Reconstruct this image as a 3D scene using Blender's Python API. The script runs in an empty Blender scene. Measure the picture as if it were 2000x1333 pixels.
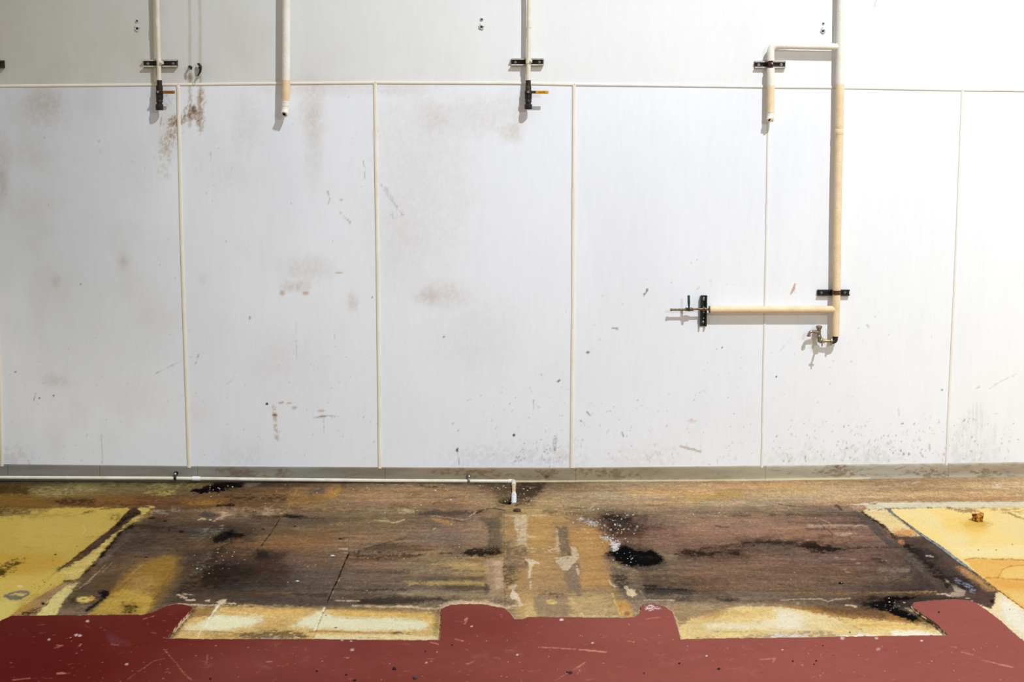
import bpy, bmesh, math, random
import numpy as np
from mathutils import Vector, Matrix
random.seed(7); rng = np.random.default_rng(7)
CAL = False
S = bpy.context.scene
COL = S.collection

# ------------------------------------------------------------------ camera
F_PX, PITCH, DIST, CAMH = 2750.0, 0.1425, 8.93, 2.207
cam = bpy.data.cameras.new('camera'); cam.sensor_width = 36; cam.lens = F_PX/2000*36; cam.clip_end = 60
camo = bpy.data.objects.new('camera', cam); COL.objects.link(camo)
camo.location = (0, -DIST, CAMH); camo.rotation_euler = (math.pi/2-PITCH, 0, 0)
S.camera = camo

# ------------------------------------------------------------------ world, lamps, exposure
W = bpy.data.worlds.new('hall_light'); S.world = W; W.use_nodes = True
W.node_tree.nodes['Background'].inputs[0].default_value = (1.0, 0.945, 0.91, 1)
W.node_tree.nodes['Background'].inputs[1].default_value = 0.395
def lamp(name, loc, aim, power, col, radius, size=160, blend=1.0):
    l = bpy.data.lights.new(name, 'SPOT'); l.energy = power; l.color = col; l.shadow_soft_size = radius
    l.spot_size = math.radians(size); l.spot_blend = blend
    o = bpy.data.objects.new(name, l); COL.objects.link(o); o.location = loc
    o.rotation_euler = (Vector(aim)-Vector(loc)).to_track_quat('-Z', 'Y').to_euler(); return o
lamp('high_bay_lamp', (4.2, -6.9, 10.4), (1.7, -0.4, -0.9), 4900, (0.925, 0.965, 1.0), 0.10, 77, 1.0)
lamp('second_bay_lamp', (5.0, -8.6, 4.6), (2.6, -0.2, 0.6), 560, (1.0, 0.97, 0.93), 0.12, 100, 1.0)
lamp('side_bay_lamp', (9.6, -4.0, 5.6), (2.4, -0.0, 1.0), 120, (0.95, 0.975, 1.0), 0.12, 70, 1.0)
S.view_settings.view_transform = 'Standard'; S.view_settings.look = 'None'
S.view_settings.gamma = 1; S.view_settings.use_curve_mapping = False
S.view_settings.exposure = 0.0

# ------------------------------------------------------------------ pixel <-> place
sp, cp = math.sin(PITCH), math.cos(PITCH)
def ray(u, v):
    a = (u-1000)/F_PX; b = (666.5-v)/F_PX
    return np.array([a, cp+b*sp, -sp+b*cp])
def PW(u, v, s=0.0):            # point on the vertical plane s in front of the wall
    d = ray(u, v); t = (DIST-s)/d[1]
    return Vector((d[0]*t, -s, CAMH+d[2]*t))
def PF(u, v, z=0.0):            # point on the level plane z
    d = ray(u, v); t = (z-CAMH)/d[2]
    return Vector((d[0]*t, -DIST+d[1]*t, z))
def project(x, y, z):
    dy = y+DIST; dz = z-CAMH
    dep = dy*cp-dz*sp
    return 1000+F_PX*x/dep, 666.5-F_PX*(dy*sp+dz*cp)/dep

# ------------------------------------------------------------------ object helpers
def lin(h):
    if isinstance(h, str):
        h = h.lstrip('#'); c = np.array([int(h[i:i+2], 16)/255 for i in (0, 2, 4)])
    else: c = np.array(h, float)
    return np.where(c <= 0.04045, c/12.92, ((c+0.055)/1.055)**2.4)
def link(o, parent=None):
    COL.objects.link(o)
    if parent is not None:
        o.parent = parent; o.matrix_parent_inverse = parent.matrix_world.inverted() if False else Matrix.Identity(4)
    return o
def empty(name, label=None, cat=None, group=None, kind=None, loc=(0, 0, 0)):
    o = bpy.data.objects.new(name, None); o.empty_display_size = .05; o.location = loc; COL.objects.link(o)
    tag(o, label, cat, group, kind); o['_loc'] = 0; del o['_loc']; return o
def tag(o, label=None, cat=None, group=None, kind=None):
    if label: o['label'] = label
    if cat: o['category'] = cat
    if group: o['group'] = group
    if kind: o['kind'] = kind
    return o
def obj(name, bm, mats, parent=None, smooth=True, label=None):
    me = bpy.data.meshes.new(name)
    if parent is not None:
        bmesh.ops.translate(bm, verts=bm.verts, vec=-Vector(parent.location))
        if parent.parent is not None: bmesh.ops.translate(bm, verts=bm.verts, vec=-Vector(parent.parent.location))
    bmesh.ops.recalc_face_normals(bm, faces=bm.faces)
    bm.to_mesh(me); bm.free()
    for m in (mats if isinstance(mats, (list, tuple)) else [mats]): me.materials.append(m)
    if smooth:
        for p in me.polygons: p.use_smooth = True
        try: me.set_sharp_from_angle(angle=math.radians(40))
        except Exception: pass
    o = bpy.data.objects.new(name, me); link(o, parent)
    if label: o['label'] = label
    return o

def mat(name, col, rough=.5, metal=0, spec=.5, noise=None, bump=None, col2=None):
    """principled; noise=(scale,contrast) mixes col->col2, bump=(scale,strength)"""
    m = bpy.data.materials.new(name); m.use_nodes = True; nt = m.node_tree; b = nt.nodes['Principled BSDF']
    c = tuple(lin(col))+(1,)
    b.inputs['Base Color'].default_value = c; b.inputs['Roughness'].default_value = rough
    b.inputs['Metallic'].default_value = metal; b.inputs['Specular IOR Level'].default_value = spec
    tc = nt.nodes.new('ShaderNodeTexCoord')
    if noise:
        n = nt.nodes.new('ShaderNodeTexNoise'); n.inputs['Scale'].default_value = noise[0]; n.inputs['Detail'].default_value = 6
        nt.links.new(tc.outputs['Object'], n.inputs['Vector'])
        r = nt.nodes.new('ShaderNodeValToRGB'); r.color_ramp.elements[0].position = .5-noise[1]; r.color_ramp.elements[1].position = .5+noise[1]
        r.color_ramp.elements[0].color = c; r.color_ramp.elements[1].color = tuple(lin(col2 or col))+(1,)
        nt.links.new(n.outputs['Fac'], r.inputs['Fac']); nt.links.new(r.outputs['Color'], b.inputs['Base Color'])
    if bump:
        n = nt.nodes.new('ShaderNodeTexNoise'); n.inputs['Scale'].default_value = bump[0]; n.inputs['Detail'].default_value = 4
        nt.links.new(tc.outputs['Object'], n.inputs['Vector'])
        k = nt.nodes.new('ShaderNodeBump'); k.inputs['Strength'].default_value = bump[1]; k.inputs['Distance'].default_value = .004
        nt.links.new(n.outputs['Fac'], k.inputs['Height']); nt.links.new(k.outputs['Normal'], b.inputs['Normal'])
    return m
def paint_mat(name, spec=.4, grain=(900, .12), bump=(250, .3, .002), stretch=(1, 1, 1)):
    """colour attribute 'paint' (rgb albedo, a = roughness) with procedural grain and relief on top"""
    m = bpy.data.materials.new(name); m.use_nodes = True; nt = m.node_tree; b = nt.nodes['Principled BSDF']
    at = nt.nodes.new('ShaderNodeAttribute'); at.attribute_name = 'paint'
    tc = nt.nodes.new('ShaderNodeTexCoord'); mp = nt.nodes.new('ShaderNodeMapping'); mp.inputs['Scale'].default_value = stretch
    nt.links.new(tc.outputs['Object'], mp.inputs['Vector'])
    n = nt.nodes.new('ShaderNodeTexNoise'); n.inputs['Scale'].default_value = grain[0]; n.inputs['Detail'].default_value = 3
    nt.links.new(mp.outputs['Vector'], n.inputs['Vector'])
    mr = nt.nodes.new('ShaderNodeMapRange'); mr.inputs[1].default_value = .25; mr.inputs[2].default_value = .75
    mr.inputs[3].default_value = 1-grain[1]; mr.inputs[4].default_value = 1+grain[1]
    nt.links.new(n.outputs['Fac'], mr.inputs[0])
    vm = nt.nodes.new('ShaderNodeVectorMath'); vm.operation = 'SCALE'
    nt.links.new(at.outputs['Color'], vm.inputs[0]); nt.links.new(mr.outputs[0], vm.inputs['Scale'])
    nt.links.new(vm.outputs[0], b.inputs['Base Color']); nt.links.new(at.outputs['Alpha'], b.inputs['Roughness'])
    b.inputs['Specular IOR Level'].default_value = spec
    n2 = nt.nodes.new('ShaderNodeTexNoise'); n2.inputs['Scale'].default_value = bump[0]; n2.inputs['Detail'].default_value = 5
    nt.links.new(mp.outputs['Vector'], n2.inputs['Vector'])
    k = nt.nodes.new('ShaderNodeBump'); k.inputs['Strength'].default_value = bump[1]; k.inputs['Distance'].default_value = bump[2]
    nt.links.new(n2.outputs['Fac'], k.inputs['Height']); nt.links.new(k.outputs['Normal'], b.inputs['Normal'])
    return m

# ------------------------------------------------------------------ noise and brush engine (works on mesh vertices)
TAB = rng.random((256, 256)).astype(np.float32)
def vnoise(x, y, seed=0):
    xi = np.floor(x).astype(np.int64); yi = np.floor(y).astype(np.int64)
    fx = (x-xi).astype(np.float32); fy = (y-yi).astype(np.float32)
    fx = fx*fx*(3-2*fx); fy = fy*fy*(3-2*fy); xi = xi+seed*37; yi = yi+seed*91
    a = TAB[yi & 255, xi & 255]; b = TAB[yi & 255, (xi+1) & 255]; c = TAB[(yi+1) & 255, xi & 255]; d = TAB[(yi+1) & 255, (xi+1) & 255]
    return (a+(b-a)*fx)*(1-fy)+(c+(d-c)*fx)*fy
def fbm(x, y, o=4, seed=0):
    t = 0; a = .5; n = 0
    for i in range(o):
        t = t+a*vnoise(x, y, seed+i); n += a; a *= .5; x = x*2.03+3.1; y = y*2.03+1.7
    return (t/n-.5)*2
def ss(a, b, x):
    t = np.clip((x-a)/(b-a), 0, 1); return t*t*(3-2*t)
def sd_poly(U, V, pts):
    d = np.full(U.shape, 1e9, np.float32); ins = np.zeros(U.shape, bool); n = len(pts)
    for i in range(n):
        ax, ay = pts[i]; bx, by = pts[(i+1) % n]; ex, ey = bx-ax, by-ay
        t = np.clip(((U-ax)*ex+(V-ay)*ey)/(ex*ex+ey*ey+1e-9), 0, 1)
        d = np.minimum(d, (U-ax-t*ex)**2+(V-ay-t*ey)**2)
        if ay != by: ins ^= ((ay > V) != (by > V)) & (U < (bx-ax)*(V-ay)/(by-ay)+ax)
    d = np.sqrt(d); return np.where(ins, -d, d)
def sd_line(U, V, pts):
    d = np.full(U.shape, 1e9, np.float32)
    for (ax, ay), (bx, by) in zip(pts[:-1], pts[1:]):
        ex, ey = bx-ax, by-ay; t = np.clip(((U-ax)*ex+(V-ay)*ey)/(ex*ex+ey*ey+1e-9), 0, 1)
        d = np.minimum(d, (U-ax-t*ex)**2+(V-ay-t*ey)**2)
    return np.sqrt(d)
class Canvas:
    def __init__(s, U, V, lum=None, an=.45):
        s.U = U.astype(np.float32); s.V = V.astype(np.float32); s.C = np.zeros(U.shape+(3,), np.float32)
        s.R = np.full(U.shape, .6, np.float32); s.Z = np.zeros(U.shape, np.float32); s.an = an
        s.lum = lum; s.rowV = V[:, 0]; s.k = 0; s.hf = None; s.gs = 1.0
    def block(s, pts, pad):
        p = np.array(pts, float); v0, v1 = p[:, 1].min()-pad, p[:, 1].max()+pad; u0, u1 = p[:, 0].min()-pad, p[:, 0].max()+pad
        r0, r1 = np.searchsorted(s.rowV, v0), np.searchsorted(s.rowV, v1)
        if r1-r0 < 1: r1 = min(r0+1, len(s.rowV))
        if r0 >= len(s.rowV): return None
        c = ((s.U[r0:r1] >= u0) & (s.U[r0:r1] <= u1)).any(0); w = np.where(c)[0]
        if len(w) == 0: return None
        return slice(r0, r1), slice(w[0], w[-1]+1)
    def put(s, b, m, c, mul, rough, z):
        col = lin(c).astype(np.float32); m3 = m[..., None]
        if mul: s.C[b] *= 1-m3+m3*col
        else:
            if s.lum is not None: col = col/s.lum(s.U[b], s.V[b])
            s.C[b] = s.C[b]*(1-m3)+col*m3
        if rough is not None: s.R[b] = s.R[b]*(1-m)+rough*m
        if z is not None: s.Z[b] += z*m
    def stroke(s, kind, c, pts, w=0, soft=3, warp=3, a=1, nz=0, ns=10, mul=False, rough=None, z=None, an=None):
        b = s.block(pts, w+soft*1.5+warp+2)
        if b is None: return
        s.k += 1; an = an or s.an; U = s.U[b]; V = s.V[b]
        d = sd_poly(U, V, pts) if kind == 'p' else sd_line(U, V, pts)-w
        if warp: d = d+warp*fbm(U/ns, V/(ns*an), 4, s.k)*1.6
        soft = soft*s.gs
        if s.hf is not None: d = d+s.hf[b]*min(soft*.9, 4)
        m = 1-ss(-soft, soft, d)
        if nz: m = m*ss(nz-.18, nz+.18, .5+.9*fbm(U/(ns*.8), V/(ns*.8*an), 4, s.k+77))
        s.put(b, (m*a).astype(np.float32), c, mul, rough, z)
    def P(s, c, pts, **k): s.stroke('p', c, pts, **k)
    def L(s, c, pts, w=1, **k):
        k.setdefault('soft', 1.0); k.setdefault('warp', .6); s.stroke('l', c, pts, w=w, **k)
    def E(s, c, x, y, rx, ry, ang=0, soft=.35, warp=.3, a=1, nz=0, ns=10, mul=False, rough=None, z=None):
        R = max(rx, ry)*(1.3+soft)
        b = s.block([(x-R, y-R), (x+R, y+R)], 1)
        if b is None: return
        s.k += 1; U = s.U[b]-x; V = s.V[b]-y; ca, sa = math.cos(math.radians(ang)), math.sin(math.radians(ang))
        q = np.sqrt(((U*ca+V*sa)/rx)**2+((-U*sa+V*ca)/ry)**2)
        if warp: q = q+warp*fbm(s.U[b]/ns, s.V[b]/(ns*s.an), 4, s.k)*1.6
        if s.hf is not None and min(rx, ry) > 3: q = q+s.hf[b]*.25
        m = 1-ss(1-soft, 1+soft, q)
        if nz: m = m*ss(nz-.18, nz+.18, .5+.9*fbm(s.U[b]/(ns*.8), s.V[b]/(ns*.8*s.an), 4, s.k+77))
        s.put(b, (m*a).astype(np.float32), c, mul, rough, z)
    def specks(s, c, pts, n, r=(.8, 2.0), a=(.5, 1), squash=.5, mul=False, seed=0):
        g = random.Random(seed+17); p = np.array(pts, float)
        k = 0; t = 0
        while k < n and t < n*20:
            t += 1
            x = g.uniform(p[:, 0].min(), p[:, 0].max()); y = g.uniform(p[:, 1].min(), p[:, 1].max())
            if sd_poly(np.array([x]), np.array([y]), pts)[0] > 0: continue
            rr = r[0]+(r[1]-r[0])*g.random()**2.5; k += 1
            s.E(c, x, y, rr, max(rr*squash, .8), g.uniform(-40, 40), .5, .25, g.uniform(*a), ns=3, mul=mul)

def grid_piece(name, XYZ, COLR, faces, material, parent, skirt=None, flip=False):
    """faces: (n,4) indices into flattened grid; makes a mesh from them (with a skirt along its rim)"""
    ids, inv = np.unique(faces.ravel(), return_inverse=True); f = inv.reshape(-1, 4).astype(np.int32)
    co = XYZ.reshape(-1, 3)[ids]; cr = COLR.reshape(-1, 4)[ids]
    if skirt is not None:
        e = np.concatenate([f[:, [0, 1]], f[:, [1, 2]], f[:, [2, 3]], f[:, [3, 0]]]); key = np.sort(e, 1)
        kk = key[:, 0].astype(np.int64)*len(ids)+key[:, 1]; u, first, cnt = np.unique(kk, return_index=True, return_counts=True)
        be = e[first[cnt == 1]]; bv, binv = np.unique(be.ravel(), return_inverse=True); n0 = len(co)
        low = co[bv].copy(); low = low+np.array(skirt, np.float32); co = np.concatenate([co, low]); cr = np.concatenate([cr, cr[bv]*np.array([.75, .75, .75, 1], np.float32)])
        bi = binv.reshape(-1, 2)+n0
        f = np.concatenate([f, np.stack([be[:, 1], be[:, 0], bi[:, 0], bi[:, 1]], 1).astype(np.int32)])
    if flip: f = f[:, ::-1]
    me = bpy.data.meshes.new(name); me.vertices.add(len(co)); me.vertices.foreach_set('co', co.astype(np.float32).ravel())
    me.loops.add(f.size); me.loops.foreach_set('vertex_index', f.astype(np.int32).ravel())
    me.polygons.add(len(f)); me.polygons.foreach_set('loop_start', np.arange(0, f.size, 4, dtype=np.int32))
    me.polygons.foreach_set('loop_total', np.full(len(f), 4, np.int32))
    me.update(calc_edges=True)
    at = me.color_attributes.new('paint', 'FLOAT_COLOR', 'POINT'); at.data.foreach_set('color', np.ascontiguousarray(cr, dtype=np.float32).ravel())
    me.materials.append(material)
    o = bpy.data.objects.new(name, me); link(o, parent); return o

# ------------------------------------------------------------------ the paints' light key (albedo = photographed colour / light falling there)
def floor_lum(U, V):
    u = np.clip(U, -50, 2050)/1000-1; v = (np.clip(V, 935, 1340)-1130)/200
    l = 0.62+0*u
    return np.stack([l*1.0, l*1.0, l*1.0], -1)
LUMK = np.array([[1.136, 1.1498, 1.1577], [0.26, 0.2681, 0.2732], [0.1032, 0.1051, 0.1052], [-0.06, -0.0627, -0.0646], [0.0232, 0.0238, 0.0235], [-0.0419, -0.0434, -0.0439], [-0.0026, -0.0026, -0.0034], [0.006, 0.0025, 0.0047]])
def floor_lum(U, V):
    x = np.clip(U, -50, 2050)/1000-1; y = (np.clip(V, 940, 1335)-1130)/200
    T = np.stack([1+0*x, x, y, x*x, x*y, y*y, x**3, y**3], -1); return T@LUMK
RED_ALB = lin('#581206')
RED_LIT = lin('#86473e')  # lighter red for the brighter right side, light put into the colour

M = {}
M['panel'] = paint_mat('wall_panel_paint', .25, (420, .02), (330, .25, .0015), (1, 1, .35))
M['base'] = paint_mat('coving_grey', .3, (500, .10), (160, .4, .002), (.4, 1, 1))
M['board'] = paint_mat('stained_floor', .0, (380, .30), (260, .5, .003), (.6, 1, 1))
M['red'] = paint_mat('red_resin', .012, (420, .13), (120, .12, .002))
M['strip'] = mat('cream_pvc_strip', '#f4efe2', .4, noise=(9, .2), col2='#ebe3d0')
M['strip_white'] = mat('white_pvc_strip', '#eff0ec', .4, noise=(9, .2), col2='#e6e4da')
M['white_pipe'] = mat('white_painted_pipe', '#ebe6d8', .4, noise=(14, .25), col2='#d9cfb8', bump=(60, .2))
M['white_pvc'] = mat('white_pvc', '#f0eee4', .35, noise=(18, .2), col2='#dcd6c0')
M['jacket_white'] = mat('white_pipe_jacket', '#f2f0ea', .55, noise=(12, .2), col2='#e8e2d4', bump=(110, .5))
M['jacket_beige'] = mat('beige_pipe_jacket', '#f0dcb9', .6, noise=(16, .22), col2='#e2c79c', bump=(130, .6))
M['iron'] = mat('blackened_iron', '#241c18', .55, metal=.4, noise=(40, .2), col2='#3a302a', bump=(90, .5))
M['rust'] = mat('rusty_iron', '#5a3520', .75, noise=(60, .2), col2='#33211a', bump=(90, .6))
M['channel'] = mat('painted_channel', '#cfc8bb', .5, noise=(30, .2), col2='#a39c90')
M['channel_in'] = mat('channel_inside', '#231e1b', .7, noise=(50, .2), col2='#3b332d')
M['green'] = mat('dark_green_channel', '#1c2a24', .4, noise=(30, .2), col2='#0f1713')
M['teal'] = mat('teal_lever', '#0f4a52', .4, noise=(40, .2), col2='#123a44')
M['zinc'] = mat('zinc_plated', '#b9bab6', .3, metal=.8, noise=(80, .2), col2='#8a8880')
M['nickel'] = mat('nickel_brass', '#b3a997', .3, metal=.75, noise=(90, .2), col2='#7c6d5a')
M['copper'] = mat('tarnished_copper', '#8f7a60', .4, metal=.6, noise=(60, .2), col2='#5e4a38')
M['yellow'] = mat('yellow_vinyl', '#e3a90f', .4, noise=(50, .2), col2='#c98d10')
M['ochre'] = mat('grimy_orange_vinyl', '#a8690f', .5, noise=(60, .2), col2='#7d4a10')
M['print'] = mat('dark_print', '#4a3413', .5)
M['void'] = mat('dark_opening', '#0c0a09', .9)
M['foam'] = mat('aged_foam', '#d99a30', .8, noise=(70, .15), col2='#54290c', bump=(140, 1))
M['crumb'] = mat('pale_crumb', '#d6d4d0', .8, noise=(80, .2), col2='#aaa8a8')
M['pebble'] = mat('black_grit', '#150c0a', .6)
M['sealant'] = mat('grey_sealant', '#8f9292', .6, noise=(45, .15), col2='#55585a', bump=(70, .8))
M['plug'] = mat('torn_wall_plug', '#dcdcda', .6, noise=(90, .2), col2='#9a9a9a', bump=(120, .8))
M['slab'] = mat('dark_slab', '#1d1712', .9, noise=(5, .2), col2='#2c241c')
# ================================================================== THE WALL
XF = np.concatenate([np.linspace(-7.5, -3.7, 10)[:-1], np.arange(-3.7, 3.7, .0072), np.linspace(3.7, 7.5, 10)])
BASE_TOP = [(-400, 905), (0, 907), (200, 909), (371, 911), (600, 912.5), (900, 914), (1117, 914), (1300, 912.3), (1500, 910), (1700, 907), (1850, 905), (2000, 903), (2400, 900)]
FLOOR_LINE = [(-400, 936), (0, 938.5), (300, 940.5), (600, 941.5), (1110, 941.5), (1300, 940.5), (1490, 938.8), (1650, 936.5), (1800, 933.5), (2000, 931.5), (2400, 928)]
ITOP = [(-300, 172), (0, 168), (348, 165), (500, 163.2), (735, 161.5), (1000, 162.5), (1122, 165), (1503, 169.5), (1640, 171), (1880, 175.5), (2000, 176.5), (2300, 179)]
SEAMS = [[(-22, 167), (0, 757), (4, 911)], [(348, 166), (355.5, 480), (369.5, 914)], [(732.8, 163), (735, 330), (737.5, 480), (742, 915.5)],
         [(1121.5, 166), (1120, 480), (1116.5, 914.5)], [(1502, 170.5), (1497, 480), (1493, 650), (1488, 914)], [(1880, 176), (1868, 480), (1848.5, 909)]]
def px_interp(tab, u): return np.interp(u, [p[0] for p in tab], [p[1] for p in tab])
def wall_z(tab, X):          # height on the wall of a line given by marks
    xs = [PW(u, v).x for u, v in tab]; zs = [PW(u, v).z for u, v in tab]; return np.interp(X, xs, zs)

wall = empty('wall_back', kind='structure')
bm = bmesh.new(); bmesh.ops.create_cube(bm, size=1, matrix=Matrix.Translation((0, .09, 2.6)) @ Matrix.Diagonal((15, .16, 5.6, 1)))
bk = obj('wall_core', bm, mat('wall_core', '#cfcdc8', .8), wall, smooth=False)

# --- lower and upper panels
ZF = np.concatenate([np.linspace(5.2, 3.15, 10)[:-1], np.arange(3.15, 1.0, -.0105), np.arange(1.0, -.0001, -.0066)])
ZF = ZF[ZF > .03]
X, Z = np.meshgrid(XF, ZF); U, V = project(X, 0*X, Z)
wc = Canvas(U, V, an=1.0)
inup = V < np.interp(U, [p[0] for p in ITOP], [p[1] for p in ITOP])
wc.C[:] = lin('#eff5fd'); wc.C[inup] = lin('#ecf0f3'); wc.R[:] = .5
# broad uneven soiling, with falling light painted in at the left
n = fbm(X*1.3, Z*1.0, 4, 3); wc.C *= (1-.035*ss(-.1, .7, n))[..., None]
n = fbm(X*9, Z*2.2, 4, 5); wc.C *= (1-.018*ss(.0, .8, n))[..., None]*np.array([1, .995, .985])
n = fbm(X*70, Z*11, 3, 9); wc.C *= (1-.022*n)[..., None]
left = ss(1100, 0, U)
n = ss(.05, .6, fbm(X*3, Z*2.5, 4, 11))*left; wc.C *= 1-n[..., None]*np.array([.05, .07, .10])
wu_ = (ss(1000, 0, U+120*fbm(X*1.2, Z*1.2, 3, 14))*inup)[..., None]; wc.C *= 1-wu_*np.array([.30, .31, .37])  # lamp falloff painted in: upper left darker and warmer
wl_ = (ss(620, 40, U+140*fbm(X*1.5, Z*1.1, 3, 15))*ss(780, 480, V+160*fbm(X*1.2, Z*1.4, 3, 16))*(~inup))[..., None]; wc.C *= 1-wl_*np.array([.20, .19, .18])  # lower panels dimmed towards upper left, light falloff put into the paint
E = wc.E; L = wc.L; P = wc.P
k = dict(mul=True)
# pinkish-tan stains, lower panels
for a in [(75, 215, 45, 40, .35), (95, 195, 28, 22, .35), (60, 300, 40, 30, .18), (5, 320, 14, 60, .35), (2, 360, 10, 30, .4), (40, 400, 50, 30, .12), (330, 255, 26, 40, .30),
          (265, 330, 40, 60, .12), (480, 240, 24, 50, .22), (420, 320, 40, 60, .14), (610, 215, 20, 50, .35), (612, 290, 14, 60, .25), (615, 170, 90, 14, .28),
          (770, 175, 60, 10, .25), (850, 230, 30, 26, .28), (960, 225, 60, 34, .25), (998, 260, 18, 16, .35), (1010, 250, 10, 30, .2), (820, 400, 90, 110, .16), (830, 250, 90, 90, .14),
          (780, 480, 50, 80, .12), (870, 575, 40, 22, .35), (835, 580, 22, 14, .4), (930, 660, 70, 60, .14), (600, 525, 45, 22, .30), (575, 560, 26, 9, .5), (688, 590, 10, 14, .5),
          (240, 510, 12, 14, .25), (270, 770, 60, 30, .10), (110, 745, 22, 12, .35), (230, 650, 120, 90, .06), (580, 720, 60, 60, .10), (540, 700, 40, 50, .08), (1085, 730, 40, 40, .05), (110, 550, 8, 12, .35), (240, 512, 6, 8, .3), (395, 545, 8, 10, .25)]:
    E('#dccbb8', *a[:4], a=a[4]*.62, soft=.8, warp=.4, ns=14, mul=True)
    E('#dccbb8', *a[:4], a=a[4]*.55, soft=.7, warp=.4, nz=.42, ns=5, mul=True)
# brown leak under the two old hooks
for x0 in (369.5, 389.5):
    L('#c9b79c', [(x0, -10), (x0+1.5, 60), (x0+1, 150)], w=2.6, soft=2.2, a=.42, mul=True)
    L('#b49868', [(x0+1, 150), (x0+2, 200), (x0, 245)], w=3, soft=3, a=.55, warp=2, nz=.2, ns=4, mul=True)
E('#c4a878', 372, 150, 5, 9, a=.7, mul=True, nz=.3, ns=5); E('#c4a878', 393, 196, 8, 22, a=.7, mul=True, nz=.3, ns=5)
E('#a88654', 376, 222, 15, 14, a=.8, warp=.5, mul=True, nz=.3, ns=3, ang=-30); E('#b0906a', 345, 236, 20, 9, a=.75, warp=.5, mul=True, nz=.3, ns=3, ang=-20)
E('#bb9c6e', 340, 252, 12, 22, a=.65, warp=.5, mul=True, nz=.38, ns=3); E('#c8b08a', 326, 285, 12, 26, a=.55, warp=.5, mul=True, nz=.45, ns=3)
E('#c4ab84', 392, 235, 8, 24, a=.6, warp=.5, mul=True, nz=.45, ns=5); E('#7a5f34', 379, 213, 4, 6, a=.7, mul=True); E('#d6c6a8', 320, 310, 14, 34, a=.4, warp=.5, mul=True, nz=.5, ns=7)
L('#a87048', [(315, 228), (314, 245)], w=.9, a=.8); E('#c9b9a0', 325, 195, 12, 18, a=.35, mul=True, nz=.5, ns=4)
# drips and scuffs
L('#cbb084', [(535, 795), (537, 822), (541, 860)], w=3.6, soft=2.5, a=.65, nz=.35, ns=5, mul=True); E('#9a6a30', 537, 811, 5, 3, a=.9)
for x, y, rx, ry, c, a in [(551, 573, 5, 4.5, '#c49a62', .6), (597, 573, 6, 4, '#c08c50', .6), (663, 533, 6, 2, '#b89468', .6), (548, 787, 6, 2.2, '#c09070', .7), (565, 788, 5, 1.5, '#c8a488', .6),
                           (574, 797, 5, 3, '#b09a80', .6), (627, 803, 7, 2.5, '#c4a070', .6), (630, 814, 8, 1.8, '#9a7844', .8), (521, 789, 2.4, 2.2, '#151a22', 1), (1003.5, 851, 2.6, 2.4, '#26303c', 1),
                           (727, 582, 1.5, 1.5, '#50462c', .9), (867, 658, 1.8, 1.8, '#5a4a3a', .8), (488, 622, 2, 3, '#b07a50', .8), (893, 880, 2.6, 4, '#3e3420', .9), (742, 897, 1.8, 1.8, '#6a5a30', .8), (741, 907, 1.6, 2.6, '#6a4a20', .9),
                           (349, 237, 1.2, 1.2, '#333333', .9), (428, 290, 1.4, 1.4, '#3c3a3a', .9), (193, 276, 1, 1, '#555555', .8), (147, 310, 1.2, 1.2, '#44423a', .8), (87, 268, 1.6, 1.6, '#555555', .7),
                           (158, 554, 1.6, 1.6, '#6a5248', .8), (77, 778, 1.8, 1.4, '#3c4440', .9), (105, 773, 1.8, 1.6, '#3c4440', .9), (30, 727, 2, 2, '#555555', .7), (1516.5, 736, 1.8, 1.8, '#20242c', 1),
                           (1411, 679, 1.5, 1.4, '#22242c', 1), (1399, 683, 2.6, 1, '#44464c', .8), (1105, 611, 1.6, 1.6, '#444444', .8), (1148, 689, 3, 2.4, '#55585c', .8), (1501, 288, 1.4, 2, '#555555', .7), (1840, 762, 1.6, 1.4, '#444444', .7),
                           (1762, 828, 2.6, 2, '#666a70', .7), (1352, 823, 8, 3, '#dcc4b4', .5), (1351, 820, 3, 2, '#d2b09a', .5), (1654, 877, 2.4, 1.6, '#8a8478', .7)]:
    E(c, x, y, rx, ry, a=a, soft=.4, warp=.4, ns=4)
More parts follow.
